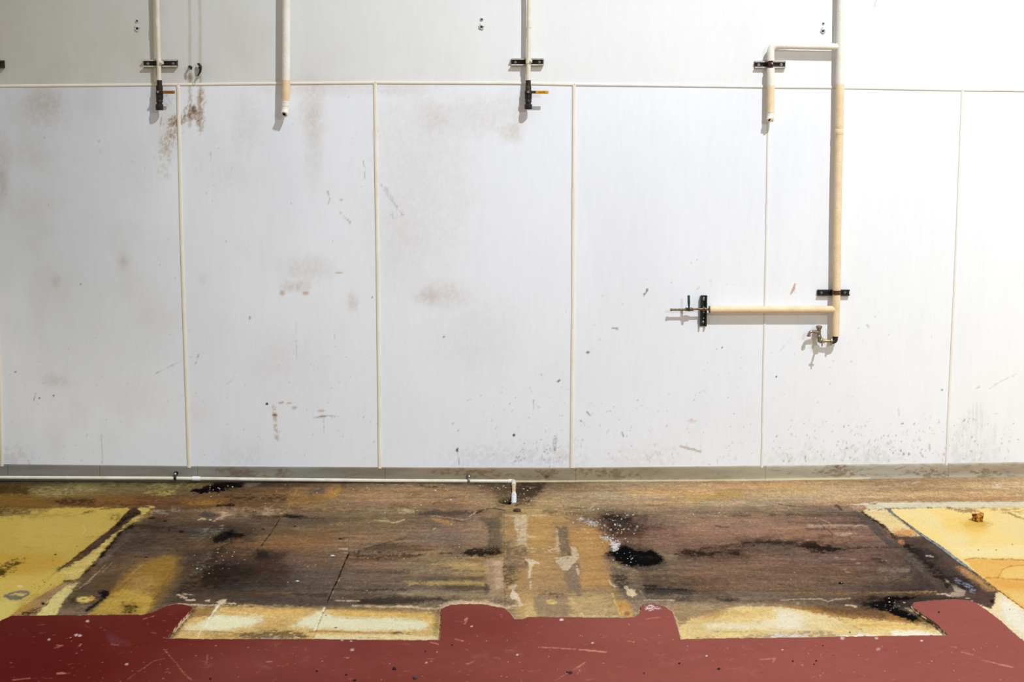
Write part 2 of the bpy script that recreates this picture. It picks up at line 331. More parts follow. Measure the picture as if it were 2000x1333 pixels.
for c, p, w, a in [('#8f8f8c', [(710, 316), (712, 330), (712.5, 350)], .8, .5), ('#8a8c8e', [(745, 362), (760, 385), (775, 405), (786, 420)], .9, .5), ('#909294', [(752, 365), (770, 393)], .8, .4), ('#8a8c8e', [(762, 418), (768, 427), (766, 414)], .8, .5),
                   ('#7a7876', [(640, 375), (644, 388), (642, 398)], 1.2, .5), ('#7a6e6a', [(663, 392), (669, 389)], 1.6, .5), ('#82807e', [(664, 415), (672, 425), (682, 432), (684, 438)], 1.1, .5), ('#8a8a90', [(411, 294), (412, 312)], .8, .6),
                   ('#8f8a86', [(578, 632), (578, 670), (580, 702)], .8, .35), ('#90908e', [(653, 652), (655, 678)], .8, .35), ('#6f716c', [(388, 692), (384, 706), (379, 716)], 1, .6), ('#8a8c88', [(303, 731), (330, 717), (355, 706)], .8, .5),
                   ('#6a6c66', [(70, 770), (66, 782)], 1, .6), ('#8a8c88', [(445, 750), (454, 742)], .8, .5), ('#80827e', [(610, 817), (640, 812), (655, 814)], .8, .5), ('#8a8a86', [(632, 815), (632, 845)], .8, .4), ('#60646a', [(1258, 576), (1262, 571), (1264, 567)], 1.5, .9),
                   ('#7c7a70', [(1196, 641), (1206, 643)], 1.5, .7), ('#54585e', [(1088, 747), (1093, 743)], 1.6, .8), ('#5e6268', [(1147, 806), (1152, 812)], 1.2, .7), ('#6c7076', [(1134, 822), (1142, 830)], 1, .6), ('#6c7076', [(1215, 845), (1218, 853)], 1.1, .7),
                   ('#8f8f8c', [(1042, 782), (1041, 800), (1046, 790), (1054, 797)], .8, .5), ('#b5ae92', [(1330, 873), (1345, 876), (1368, 883)], 2.2, .7), ('#b07a62', [(1553, 556), (1549, 566), (1545, 574)], 1.3, .7), ('#a88068', [(1551, 560), (1553, 571)], 1, .7),
                   ('#80746a', [(1082, 858), (1080, 870), (1083, 880)], 1.4, .6), ('#a09880', [(1086, 855), (1084, 880)], 2, .5), ('#b8a890', [(1262, 890), (1268, 902)], 1.6, .5), ('#9a9aa2', [(1755, 800), (1756, 812)], 1, .4), ('#a0a0a8', [(1693, 634), (1697, 640)], 1, .5),
                   ('#a6a8aa', [(1932, 760), (1955, 745), (1985, 732)], 1, .35), ('#9c9ea0', [(1906, 760), (1914, 755)], 1.2, .5), ('#8a8070', [(894, 885), (897, 912)], .9, .6), ('#b0a894', [(198, 850), (200, 905)], 1.2, .4), ('#9a968c', [(55, 900), (60, 912)], 1.5, .4),
                   ('#b8b0a8', [(1362, 565), (1368, 560)], 1, .5), ('#cfc4bc', [(1388, 545), (1389, 560)], 1.2, .5), ('#8f8b84', [(1798, 885), (1803, 893)], 1.4, .6), ('#6f6248', [(1573, 892), (1574, 902)], 1.2, .7), ('#8f8b84', [(1815, 868), (1816, 880)], 1, .5),
                   ('#9a9690', [(1700, 20-30), (1712, 12)], .8, .3), ('#b4b0a6', [(1704, 26), (1708, 8), (1716, -6)], 1, .5), ('#98948a', [(1545, 660), (1520, 690)], .7, .2)]:
    L(c, p, w=w, a=a, soft=.9, warp=1.2, nz=.12, ns=6)
# scratch clusters and splatter near the foot of the wall
wc.specks('#6d6a62', [(1000, 860), (1090, 850), (1100, 912), (1000, 912)], 40, (.6, 1.6), (.3, .8), 1.2, seed=1)
wc.specks('#7a776f', [(880, 780), (1110, 700), (1110, 910), (880, 910)], 90, (.5, 1.5), (.2, .6), 1.3, seed=2)
wc.specks('#7c7a78', [(1120, 780), (1480, 760), (1480, 908), (1120, 912)], 110, (.5, 1.5), (.2, .6), 1.3, seed=3)
wc.specks('#74706a', [(1500, 820), (1990, 800), (1990, 900), (1500, 906)], 220, (.5, 1.8), (.2, .65), 1.5, seed=4)
wc.specks('#86847e', [(0, 640), (480, 640), (480, 908), (0, 904)], 120, (.5, 1.3), (.15, .5), 1.2, seed=5)
wc.specks('#8b8880', [(370, 720), (740, 680), (740, 908), (370, 908)], 70, (.5, 1.4), (.2, .5), 1.2, seed=6)
wc.specks('#8b8880', [(1120, 540), (1480, 480), (1480, 780), (1120, 780)], 50, (.5, 1.3), (.2, .5), 1.3, seed=7)
wc.specks('#8b8880', [(1500, 620), (1840, 600), (1840, 850), (1500, 850)], 70, (.5, 1.3), (.2, .5), 1.3, seed=8)
wc.specks('#4e4c48', [(1900-180, 840), (1790, 840), (1780, 890), (1740, 890)], 30, (.7, 1.8), (.3, .7), 1.6, seed=9)
wc.specks('#848280', [(0, 180), (740, 180), (740, 620), (0, 620)], 90, (.4, 1.0), (.2, .5), 1.2, seed=10)
for i in range(46):
    g = random.Random(i); x = 1890+g.uniform(-30, 58)*1.0; t = abs(x-1908)/48; y0 = 790+75*t*t+g.uniform(-6, 10)
    L('#c9c2b8', [(x, y0), (x-1, min(y0+g.uniform(25, 80), 902))], w=.6, a=.22, soft=.8, warp=.8, nz=.2, ns=7)
for i in range(70):
    g = random.Random(100+i); x = g.choice([g.uniform(1640, 1720), g.uniform(1500, 1990)]); y = 905-abs(g.gauss(0, 32)); an = g.uniform(-1, 1)
    L('#9c9286', [(x, y), (x+6*an, y-g.uniform(2, 9))], w=.6, a=.4, soft=.8)
for i in range(60):
    g = random.Random(300+i); x = g.uniform(1000, 1490); y = 908-abs(g.gauss(0, 36)); an = g.uniform(-1, 1)
    L('#a09488', [(x, y), (x+6*an, y-g.uniform(2, 9))], w=.6, a=.35, soft=.8)
for x, w_, a_ in [(1075, 50, .28), (1262, 60, .18), (1700, 60, .25), (1560, 50, .2), (1905, 45, .22), (20, 30, .3), (480, 40, .12), (950, 60, .22)]:
    E('#cfc2b0', x, 895, w_, 22, a=a_, soft=.8, warp=.6, nz=.35, ns=8, mul=True)
wc.R += .08*fbm(X*4, Z*4, 3, 21)
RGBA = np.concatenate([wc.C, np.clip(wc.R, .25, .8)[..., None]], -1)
if CAL: RGBA[..., :3] = .5
XYZ = np.stack([X, 0.0012*fbm(X*1.1, Z*.9, 3, 31), Z], -1)
nr, nc = X.shape
def quad_ids(nr, nc):
    i = np.arange(nr*nc).reshape(nr, nc); return np.stack([i[1:, :-1], i[1:, 1:], i[:-1, 1:], i[:-1, :-1]], -1)
Q = quad_ids(nr, nc); xc = (XF[1:]+XF[:-1])/2; zc = (ZF[1:]+ZF[:-1])/2
sx = [np.mean([PW(*p[0]).x, PW(*p[-1]).x]) for p in SEAMS]; sx = [sx[0]-1.22]+sx+[sx[-1]+1.22]
ztop = wall_z(ITOP, xc)
upc = sx[:]
XCt, ZCt = np.meshgrid(xc, zc); lower = ZCt < ztop[None, :]
edges = [-99]+sx+[99]
for a, b in zip(edges[:-1], edges[1:]):
    m = lower & (XCt > a) & (XCt <= b)
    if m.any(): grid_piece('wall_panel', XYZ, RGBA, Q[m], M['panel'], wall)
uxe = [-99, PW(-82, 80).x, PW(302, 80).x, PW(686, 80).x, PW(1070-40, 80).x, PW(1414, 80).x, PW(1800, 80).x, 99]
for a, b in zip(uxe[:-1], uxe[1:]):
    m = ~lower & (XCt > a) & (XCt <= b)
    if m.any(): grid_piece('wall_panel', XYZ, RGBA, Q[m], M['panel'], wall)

# --- joint strips: rounded cover strips following each joint
def cover_strip(name, pts, width, thick, m, parent, s0=0.0, horizontal=False):
    prof = [(-.5, 0), (-.5, .55), (-.32, 1), (.32, 1), (.5, .55), (.5, 0)]
    bm = bmesh.new(); rings = []
    for p in pts:
        P0 = PW(*p, s0); r = []
        for a, h in prof:
            q = Vector((P0.x, -s0-h*thick, P0.z+a*width)) if horizontal else Vector((P0.x+a*width, -s0-h*thick, P0.z))
            r.append(bm.verts.new(q))
        rings.append(r)
    for r0, r1 in zip(rings[:-1], rings[1:]):
        for i in range(len(prof)-1): bm.faces.new((r0[i], r0[i+1], r1[i+1], r1[i]))
    bm.faces.new(rings[0]); bm.faces.new(rings[-1])
    return obj(name, bm, m, parent)
for i, p in enumerate(SEAMS):
    cover_strip('joint_strip', p, .0215 if i in (0, 1, 2, 3) else .015, .006 if i < 4 else .004, M['strip'] if i < 4 else M['strip_white'], wall, .001)
cover_strip('joint_strip', [(2262, 180), (2240, 500), (2215, 905)], .015, .004, M['strip_white'], wall, .001)
hz = [-300, 348, 733, 1122, 1503, 1880, 2300]
for a, b in zip(hz[:-1], hz[1:]):
    pts = [(a, px_interp(ITOP, a))]+[p for p in ITOP if a < p[0] < b]+[(b-1.0, px_interp(ITOP, b-1))]
    cover_strip('joint_strip', pts, .0165, .005, M['strip'] if b < 1400 else M['strip_white'], wall, .001, True)
cover_strip('joint_strip', [(300.2, -60), (301, 10), (303.2, 162)], .012, .006, M['strip'], wall, .001)

# --- coving along the foot of the wall
ZB = np.linspace(1, 0, 17); Xb, T = np.meshgrid(XF, ZB)
zt = wall_z(BASE_TOP, Xb)+.0; zb = wall_z(FLOOR_LINE, Xb)-.004
Zb = zb+(zt-zb)*T; Yb = -(.004+.004*(1-T)+.008*ss(.25, .0, T)); Yb[0] = -.001
Ub, Vb = project(Xb, Yb, Zb); bc = Canvas(Ub, Vb, an=.5)
xs_ = [0, 300, 600, 900, 1200, 1500, 1750, 2000]; cs = np.array([lin(c) for c in ['#83827c', '#85827a', '#8b8a80', '#90836c', '#988c74', '#a5a08c', '#aaa494', '#a39680']])
for ch in range(3): bc.C[..., ch] = np.interp(np.clip(Ub, 0, 2000), xs_, cs[:, ch])
bc.R[:] = .6
n = fbm(Xb*5, Zb*30, 4, 51); bc.C *= (1+.18*n)[..., None]
n = ss(.1, .7, fbm(Xb*2.2, Zb*12, 4, 55)); wgt = n*np.interp(Ub, [0, 500, 800, 1000, 1150, 1500, 2000], [.15, .3, .7, .8, .6, .5, .5]); bc.C *= 1-wgt[..., None]*np.array([.35, .45, .6])
for x0, x1 in [(430, 520), (540, 570), (860, 1010), (1050, 1090), (1130, 1250), (1600, 1680), (1780, 1850), (1900, 1960)]:
    bc.E('#6b5030', (x0+x1)/2, 925, (x1-x0)/2, 8, 3, a=.6, nz=.42, ns=9, mul=False, warp=.6)
bc.E('#5a3c14', 1638, 911, 18, 5, a=.8, nz=.3, warp=.6); bc.E('#4a2c14', 1067, 931, 5, 5, a=.8)
bc.P('#c9c4b4', [(1500, 905), (2000, 903), (2000, 908), (1500, 914)], soft=3, a=.45, nz=.35, ns=14)
for i in range(70):
    g = random.Random(500+i); x = g.uniform(430, 2000); y = g.uniform(908, 930)
    bc.L('#5f5038', [(x, y), (x+g.uniform(4, 26), y+g.uniform(-7, 7))], w=.5, a=.5, soft=.8)
bc.P('#d6c9a2', [(1005, 938.6), (1500, 935.8), (1700, 932.5), (1700, 936), (1500, 939.5), (1005, 942.5)], soft=.8, warp=.5, a=.8)
bc.L('#3f2e1c', [(1000, 937.6), (1110, 938.0), (1300, 936.5), (1490, 934.4)], w=.5, a=.6, soft=.8)
if CAL: bc.C[:] = .3
RB = np.concatenate([bc.C, bc.R[..., None]], -1); XYZb = np.stack([Xb, Yb, Zb], -1); Qb = quad_ids(*Xb.shape)
cuts = [-99]+[PW(u, 922).x for u in (-370, 15, 195, 385, 752, 1123, 1493, 1852)]+[99]
XCb = np.broadcast_to(xc, Qb.shape[:2])
base = empty('baseboard_back', kind='structure')
for a, b in zip(cuts[:-1], cuts[1:]):
    m = (XCb > a) & (XCb <= b)
    if m.any(): grid_piece('coving_piece', XYZb, RB, Qb[m], M['base'], base, skirt=(0, .0095, 0))
# ================================================================== THE FLOOR
def rise(x, y):
    z = wall_z(FLOOR_LINE, x); return z*np.exp(-(y/.55)**2)
z00 = 0.0
vs = np.arange(941.0, 1376, .97)
YF = np.array([PF(1000, v).y for v in vs]); YF = YF[(YF < -.004)]
YF = np.concatenate([[0.004], YF, np.linspace(YF[-1]-.15, -8.2, 14)])
XG = np.concatenate([np.linspace(-7.5, -3.6, 10)[:-1], np.arange(-3.6, 3.6, .0046), np.linspace(3.6, 7.5, 10)])
X, Y = np.meshgrid(XG, YF); Z0 = rise(X, Y)
Yc = np.maximum(Y, -5.2); U, V = project(X, Yc, Z0); V = np.where(Y < -5.2, 2200+(-Y)*10, V)
fc = Canvas(U, V, lum=floor_lum, an=.38)
# ---- soft underlying tones read off at a coarse net of places
TU = [0, 150, 300, 450, 600, 750, 900, 1050, 1200, 1350, 1500, 1650, 1800, 2000]
TV = [942, 955, 968, 985, 1005, 1035, 1065, 1095, 1125, 1155, 1182, 1210]
TC = [
 '3e2e1c 4d3f26 544828 30241c 5c4a34 6f583c 5f4c34 4a3b2b 7a664a 84694a 90744e 8f7450 8f7350 9c8058',
 '4a3514 6e5f35 5f5230 4c3a26 6a5034 806444 7a6246 66513a 877050 987a52 9a7c54 9a7e56 94764c a4875c',
 '644814 6b5528 5c4024 5c442a 7a5a34 84694a 7c6446 846844 8f7858 a5814c a0845a a4865a 9f7d50 a08054',
 '6b4e18 5a3a18 5c3a1a 5e4426 6f5232 84674a 7a6144 94784c 8c7454 957c5a 8c7456 8c7052 8a6c48 8a6c48',
 '7a6430 8a7434 5a4632 6a5440 5a4a38 79623f 6b5242 a0824e 56443a 8a745a 7a644e 6a5444 5e4c42 5e4c42',
 '9c8240 5a4632 44362a 3d3128 6a5338 6f5a44 756050 a58046 5e4636 8c6650 8e6a54 846452 5e4a40 5e4a40',
 '9c8240 4b3b2c 4e3e30 56402c 6b4f34 6d5742 77604e a9833f 70543c 7c5c48 6a5242 7e5c48 54443a 54443a',
 '9c8240 5a4430 5a4632 3c2e28 55443a 66503e 86704c a98248 74604a 70543f 735644 6e5042 4e4038 6e5038',
 '9c8240 5a4430 6a4f2c 2d211c 4c3f37 5e4c40 7a6444 a1804e 7c6850 785c46 6f5441 6e5540 4a3e36 7e5c40',
 '9c8240 54442f 54402e 38302a 4a3f38 564a3e 5e4e40 9a7c52 6b5a48 725a46 71583f 665040 3a2f2a 6a4c38',
 '9c8240 6a583c 5e4c3c 463a30 453a33 504438 7e6a50 a88e5c 8c765c 84705a 7a6552 5a4636 453830 54443a',
 '9c8240 6a583c 5e4c3c 806a48 c0a060 c8a860 9c8060 a88e5c 8c765c c0a870 c8b070 a08050 453830 54443a']
T = np.array([[lin(c) for c in r.split()] for r in TC])
wu = U+22*fbm(U/60, V/22, 3, 61); wv = V+5*fbm(U/60+9, V/20, 3, 64)
iu = np.interp(np.clip(wu, 0, 2000), TU, np.arange(len(TU))); iv = np.interp(np.clip(wv, 942, 1210), TV, np.arange(len(TV)))
i0 = np.clip(iu.astype(int), 0, len(TU)-2); j0 = np.clip(iv.astype(int), 0, len(TV)-2); fu = (iu-i0)[..., None]; fv = (iv-j0)[..., None]
fc.C[:] = (T[j0, i0]*(1-fu)+T[j0, i0+1]*fu)*(1-fv)+(T[j0+1, i0]*(1-fu)+T[j0+1, i0+1]*fu)*fv
fc.C /= floor_lum(U, V)
# streaks running along the wall, mottling
n = fbm(X*1.6, Y*17, 5, 71); fc.C *= np.exp(.24*n)[..., None]
n = fbm(X*5, Y*34, 4, 76); fc.C *= np.exp(.22*n)[..., None]
n = fbm(X*2.4+5, Y*7, 4, 81); fc.C *= np.exp(n[..., None]*np.array([.16, .0, -.22]))
n = fbm(X*26, Y*60, 4, 85); fc.C *= np.exp(.24*n)[..., None]
HF = fbm(X*105, Y*62, 3, 88); fc.C *= np.exp(.30*HF)[..., None]; fc.hf = (fbm(U/2.6, V/1.7, 3, 89)*1.5).astype(np.float32); fc.gs = 1.25
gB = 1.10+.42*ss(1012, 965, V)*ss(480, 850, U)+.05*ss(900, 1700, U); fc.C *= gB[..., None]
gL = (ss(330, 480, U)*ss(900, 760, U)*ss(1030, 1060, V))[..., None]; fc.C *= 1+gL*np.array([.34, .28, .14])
E = fc.E; L = fc.L; P = fc.P
# ---------------- back band, left
P('#6f6238', [(60, 955), (110, 943), (200, 942), (420, 941), (400, 953), (330, 960), (210, 962), (60, 972)], soft=5, warp=6, a=.8, nz=.42, ns=12)
P('#8f8148', [(60, 958), (150, 950), (190, 955), (140, 968), (70, 972)], soft=4, warp=5, a=.75, nz=.45, ns=7)
P('#968843', [(282, 962), (340, 957), (345, 966), (320, 970), (290, 968)], soft=2, warp=4, a=.85, nz=.4, ns=6)
P('#8e8248', [(280, 945), (400, 944), (380, 952), (290, 956)], soft=3, warp=5, a=.7, nz=.5, ns=7)
P('#3a2414', [(108, 979), (130, 974), (190, 976), (180, 985), (120, 986)], soft=3, warp=3, a=.85, nz=.3)
P('#6e5016', [(-300, 966), (60, 968), (110, 984), (60, 992), (-300, 990)], soft=5, a=.8, warp=4)
P('#33260e', [(-300, 950), (50, 951), (55, 966), (-300, 966)], soft=4, a=.7, warp=4)
P('#4a3512', [(-300, 990), (50, 992), (60, 1003), (0, 1009), (-300, 1010)], soft=3, a=.7, warp=4, nz=.35)
P('#7a521e', [(180, 970), (280, 972), (270, 984), (190, 986)], soft=5, a=.7, warp=4, nz=.35)
P('#7d5418', [(355, 975), (450, 973), (440, 986), (360, 985)], soft=3, a=.8, warp=4, nz=.35, ns=8)
P('#90661f', [(355, 982), (430, 979), (440, 986), (380, 988)], soft=2, a=.7, warp=3, nz=.35, ns=8)
P('#030304', [(374, 958), (410, 948), (425, 942), (482, 942), (470, 951), (445, 955), (425, 962), (388, 963)], soft=2, warp=4, a=1, rough=.35, z=-.002)
P('#7a6a58', [(478, 944), (495, 940), (512, 943), (500, 950), (480, 951)], soft=2, a=.7, warp=3)
L('#1c100c', [(425, 988), (437, 987), (455, 988)], w=2.2, soft=1.5, a=.9, warp=2)
P('#3a2416', [(440, 970), (560, 968), (555, 977), (450, 976)], soft=4, a=.75, warp=5, nz=.4)
P('#8d6a2c', [(560, 972), (640, 966), (668, 955), (655, 972), (610, 984), (560, 986)], soft=5, a=.8, warp=6, nz=.3)
P('#a87a28', [(640, 958), (664, 954), (664, 968), (640, 973)], soft=4, a=.75, warp=4)
P('#4e4640', [(598, 960), (630, 955), (632, 962), (605, 968)], soft=4, a=.7, warp=4)
L('#a07820', [(581, 952), (575, 968), (568, 982), (561, 996)], w=1, a=.7)
P('#7a5224', [(820, 957), (825, 962), (805, 972), (790, 972)], soft=6, a=.6, warp=4)
P('#7c4f20', [(765, 985), (800, 986), (800, 992), (760, 996)], soft=4, a=.6, warp=4)
# pale worn scum line
for p, c, a in [([(375, 997), (430, 993), (560, 990), (580, 1003), (520, 1008), (430, 1008)], '#8c7252', .7), ([(420, 1000), (455, 1003), (440, 1012), (418, 1018), (430, 1008)], '#b89a72', .85), ([(520, 996), (545, 994), (548, 1003), (515, 1004)], '#b49474', .6),
                ([(560, 986), (640, 986), (720, 992), (700, 998), (600, 998)], '#94784c', .6), ([(700, 992), (800, 990), (790, 1004), (720, 1000)], '#94805a', .55), ([(775, 995), (812, 992), (810, 1002), (780, 1004)], '#b8a070', .7),
                ([(296, 999), (350, 994), (355, 1000), (320, 1005), (297, 1007)], '#8e8474', .75)]:
    P(c, p, soft=2, warp=5, a=a, nz=.38, ns=8)
L('#b8a476', [(730, 1016), (750, 1018), (762, 1020), (768, 1022), (790, 1016)], w=.9, a=.8); L('#a89468', [(750, 1012), (762, 1019)], w=.8, a=.7)
P('#140e0a', [(548, 1010), (560, 1006), (590, 1007), (598, 1010), (585, 1013), (552, 1012)], soft=1.5, warp=2.5, a=.92); L('#2a1c10', [(590, 1012), (615, 1013), (632, 1013)], w=2, a=.8, warp=2, soft=2)
L('#2a1c10', [(495, 1010), (545, 1009)], w=2, a=.6, warp=3, soft=2); L('#2c1f16', [(480, 1000), (500, 1001)], w=2, a=.6, warp=2, soft=2)
P('#544c42', [(560, 1013), (650, 1014), (640, 1030), (560, 1026)], soft=8, a=.5, warp=5)
P('#7c5830', [(520, 1045), (640, 1035), (660, 1060), (540, 1073)], soft=9, a=.55, warp=8)
# ---------------- upper middle crack & stain
P('#4c423a', [(814, 1001), (850, 999), (925, 1000), (924, 1005), (880, 1007), (820, 1008)], soft=2.5, warp=3, a=.85)
P('#2c221e', [(926, 1003), (934, 998), (944, 997), (940, 1002), (930, 1005)], soft=1.5, warp=1.5, a=.95)
L('#2a1a12', [(866, 1009), (875, 1013), (899, 1018), (912, 1016), (922, 1013)], w=.8, a=.85, z=-.004); L('#3a281a', [(944, 997), (955, 993), (970, 994), (985, 997)], w=1.1, a=.7, z=-.003)
L('#c4a680', [(917, 1009), (925, 1004), (929, 1001)], w=.8, a=.8); L('#b09468', [(840, 1008), (855, 1009), (905, 1016), (920, 1013)], w=1, a=.6)
P('#b08238', [(845, 1013), (870, 1017), (890, 1023), (870, 1028), (858, 1022)], soft=3, warp=3, a=.75); L('#cba88c', [(882, 1024), (888, 1021)], w=1.2, a=.8)
L('#4a3826', [(768, 986), (800, 993), (812, 995)], w=.7, a=.6); L('#3c2e1e', [(845, 985), (853, 982), (862, 982)], w=.8, a=.7); L('#3c2e1e', [(858, 979), (875, 973), (890, 972)], w=.6, a=.5)
L('#2e2010', [(820, 947), (835, 953), (850, 952), (868, 954)], w=1, a=.7); L('#d0b48a', [(846, 1034), (850, 1033)], w=1.3, a=.8)
P('#4e4840', [(935, 1012), (978, 1006), (982, 1072), (945, 1074), (958, 1045)], soft=5, a=.65, warp=4); L('#463c34', [(957, 1025), (958, 1060)], w=2, a=.5, soft=3)
P('#54463c', [(840, 1020), (860, 1030), (840, 1034)], soft=5, a=.4)
# ---------------- centre strip (worn ochre lane)
P('#b3894a', [(985, 1008), (1105, 1008), (1155, 1040), (1185, 1110), (1240, 1208), (1030, 1208), (985, 1150)], soft=5, warp=3, a=.35)
P('#b98a3c', [(1022, 1010), (1080, 1010), (1075, 1040), (1068, 1065), (1030, 1068)], soft=4, a=.6, warp=3)
P('#bf8b3e', [(1112, 1035), (1160, 1030), (1190, 1060), (1180, 1100), (1200, 1150), (1135, 1150), (1128, 1090), (1116, 1060)], soft=7, a=.7, warp=5)
P('#c59a48', [(1030, 1045), (1068, 1040), (1064, 1060), (1034, 1062)], soft=6, a=.5)
P('#cdbb98', [(1005, 1008), (1026, 1008), (1030, 1030), (1028, 1065), (1010, 1068), (1006, 1030)], soft=1.8, warp=4, a=.85, nz=.22, ns=9)
P('#d6c4a0', [(1028, 1044), (1046, 1048), (1030, 1052)], soft=1.2, a=.8, warp=2)
P('#5c5048', [(1000, 1065), (1032, 1070), (1033, 1095), (1015, 1120), (985, 1135), (984, 1060), (1004, 1045)], soft=4, warp=4, a=.75, nz=.3, ns=9)
P('#dcc9a4', [(1026, 1093), (1040, 1094), (1058, 1101), (1045, 1103), (1038, 1110), (1037, 1130), (1031, 1130), (1033, 1105)], soft=1.2, warp=1.8, a=.95)
L('#d8c4a0', [(1036, 1118), (1037, 1150)], w=2.2, a=.7, soft=1.2, warp=3, nz=.3, ns=5); E('#453c36', 1028, 1101, 4.5, 5, a=.8)
for i in range(10):
    g = random.Random(700+i); x = g.uniform(1028, 1085); y = g.uniform(1070, 1080)
    L('#d8c09a', [(x, y), (x+g.uniform(3, 12), y+g.uniform(-1, 1))], w=.8, a=.7)
P('#5e5248', [(1086, 1030), (1108, 1030), (1112, 1060), (1118, 1088), (1096, 1092), (1090, 1060)], soft=2.5, warp=2.5, a=.9, nz=.12)
P('#6e6156', [(1098, 1100), (1132, 1100), (1132, 1140), (1135, 1168), (1110, 1168), (1103, 1130)], soft=3, warp=2.5, a=.75)
P('#d0bd96', [(1086, 1030), (1090, 1034), (1094, 1080), (1086, 1080)], soft=1, warp=3, a=.6, nz=.3, ns=5)
P('#d4c29c', [(1112, 1066), (1126, 1072), (1130, 1090), (1120, 1092), (1116, 1076)], soft=1.2, warp=3, a=.85, nz=.15)
P('#d0be98', [(1085, 1092), (1120, 1088), (1128, 1094), (1118, 1104), (1110, 1116), (1098, 1116), (1094, 1104), (1086, 1100)], soft=1.2, warp=4, a=.95)
P('#d2c19c', [(1126, 1106), (1133, 1116), (1130, 1125), (1126, 1116)], soft=1, warp=2, a=.8)
P('#907b60', [(1040, 1165), (1110, 1162), (1112, 1205), (1046, 1206)], soft=3, a=.8, warp=3); P('#3a3028', [(1050, 1155), (1102, 1160), (1098, 1168), (1052, 1163)], soft=2.5, a=.75, warp=4, nz=.4, ns=8)
P('#c49a58', [(1015, 1160), (1038, 1160), (1045, 1208), (1022, 1208), (1008, 1195)], soft=5, a=.8, warp=3); P('#dbbd6c', [(1024, 1180), (1040, 1175), (1048, 1206), (1025, 1208)], soft=4, a=.7)
P('#c7ab68', [(1112, 1160), (1190, 1158), (1208, 1203), (1115, 1206)], soft=5, a=.6, nz=.2, warp=6); P('#dcc690', [(1112, 1200), (1235, 1203), (1235, 1208), (1112, 1207)], soft=3, a=.6, warp=3)
P('#e0c684', [(1112, 1168), (1122, 1170), (1135, 1190), (1130, 1195), (1116, 1190)], soft=4, a=.5)
E('#dbbb5e', 1077, 1177, 10, 4.8, a=.95, soft=.25, warp=.15); E('#a5803c', 1077, 1175.5, 4.5, 2, a=.6, soft=.4)
P('#d09a36', [(1200, 1172), (1222, 1174), (1234, 1190), (1237, 1208), (1215, 1206), (1208, 1195)], soft=3, a=.9, warp=2); L('#e0bc68', [(1196, 1160), (1203, 1180), (1212, 1203)], w=1.2, a=.8); E('#6a3c1c', 1225, 1199, 6, 4, a=.8); E('#a06a24', 1211, 1185, 3, 1.4, a=.8)
P('#3a322e', [(1190, 1122), (1225, 1122), (1230, 1140), (1218, 1152), (1196, 1145)], soft=4, a=.8, warp=4, nz=.3); P('#e0caa0', [(1188, 1130), (1196, 1143), (1204, 1146), (1200, 1149), (1190, 1140)], soft=1, a=.8, warp=1)
P('#d8be94', [(1222, 1150), (1240, 1154), (1244, 1162), (1236, 1168), (1226, 1162)], soft=1.4, a=.95, warp=2); E('#cbb28c', 1223, 1148, 4, 3, a=.7)
L('#c8a568', [(1100, 984), (1103, 1000), (1107, 1014), (1110, 1018)], w=1, a=.7); L('#3a2814', [(1100, 986), (1106, 1008)], w=.6, a=.7); L('#3a2814', [(1104, 1012), (1108, 1014)], w=1.2, a=.8)
L('#d8b888', [(985, 1008), (1020, 1008), (1065, 1007)], w=1.1, a=.75); P('#c8a468', [(1020, 996), (1060, 994), (1085, 995), (1060, 1003), (1020, 1003)], soft=2.5, a=.65, warp=4, nz=.35, ns=8)
L('#4a3820', [(1108, 992), (1135, 994), (1145, 993)], w=.6, a=.7); L('#5a4020', [(1112, 1003), (1140, 1005)], w=.6, a=.7); P('#5a4834', [(1060, 996), (1090, 996), (1085, 1004), (1060, 1003)], soft=3, a=.6, warp=4, nz=.4)
# ---------------- tan frame at x 955-985
P('#a88a6a', [(948, 1092), (982, 1090), (984, 1160), (1000, 1180), (1000, 1190), (940, 1185), (950, 1150)], soft=3, a=.75, warp=3)
P('#c0a07c', [(964, 1095), (982, 1092), (984, 1150), (968, 1150)], soft=3, a=.7, warp=2)
P('#3a322c', [(984, 1100), (1008, 1105), (1004, 1140), (986, 1150), (984, 1125)], soft=3.5, a=.8, warp=5, nz=.4, ns=7)
P('#8a755a', [(940, 1160), (1010, 1165), (1008, 1188), (960, 1186)], soft=4, a=.7, warp=4, nz=.3, ns=7); P('#2f2a22', [(952, 1170), (1005, 1172), (1000, 1182), (960, 1180)], soft=3, a=.55, nz=.5, ns=4, warp=3)
P('#3a342e', [(946, 1140), (957, 1145), (954, 1162), (946, 1162)], soft=2.5, a=.7, warp=3)
P('#e2d0b4', [(1000, 1150), (1010, 1160), (1018, 1172), (1020, 1184), (1014, 1184), (1008, 1172), (998, 1168)], soft=1.2, a=.95, warp=2.5); P('#dcc8a4', [(993, 1146), (1008, 1143), (1004, 1152), (994, 1152)], soft=1.2, a=.8, warp=3, nz=.2, ns=5)
L('#d9bc92', [(690, 1184), (800, 1186), (845, 1191), (862, 1189), (885, 1181), (920, 1179), (960, 1184), (990, 1189), (1004, 1184), (1016, 1178)], w=2, a=.85, warp=2.5, soft=1.5); P('#cfb48c', [(855, 1183), (900, 1172), (950, 1176), (985, 1186), (940, 1184), (900, 1183), (866, 1190)], soft=2, a=.75, warp=2)
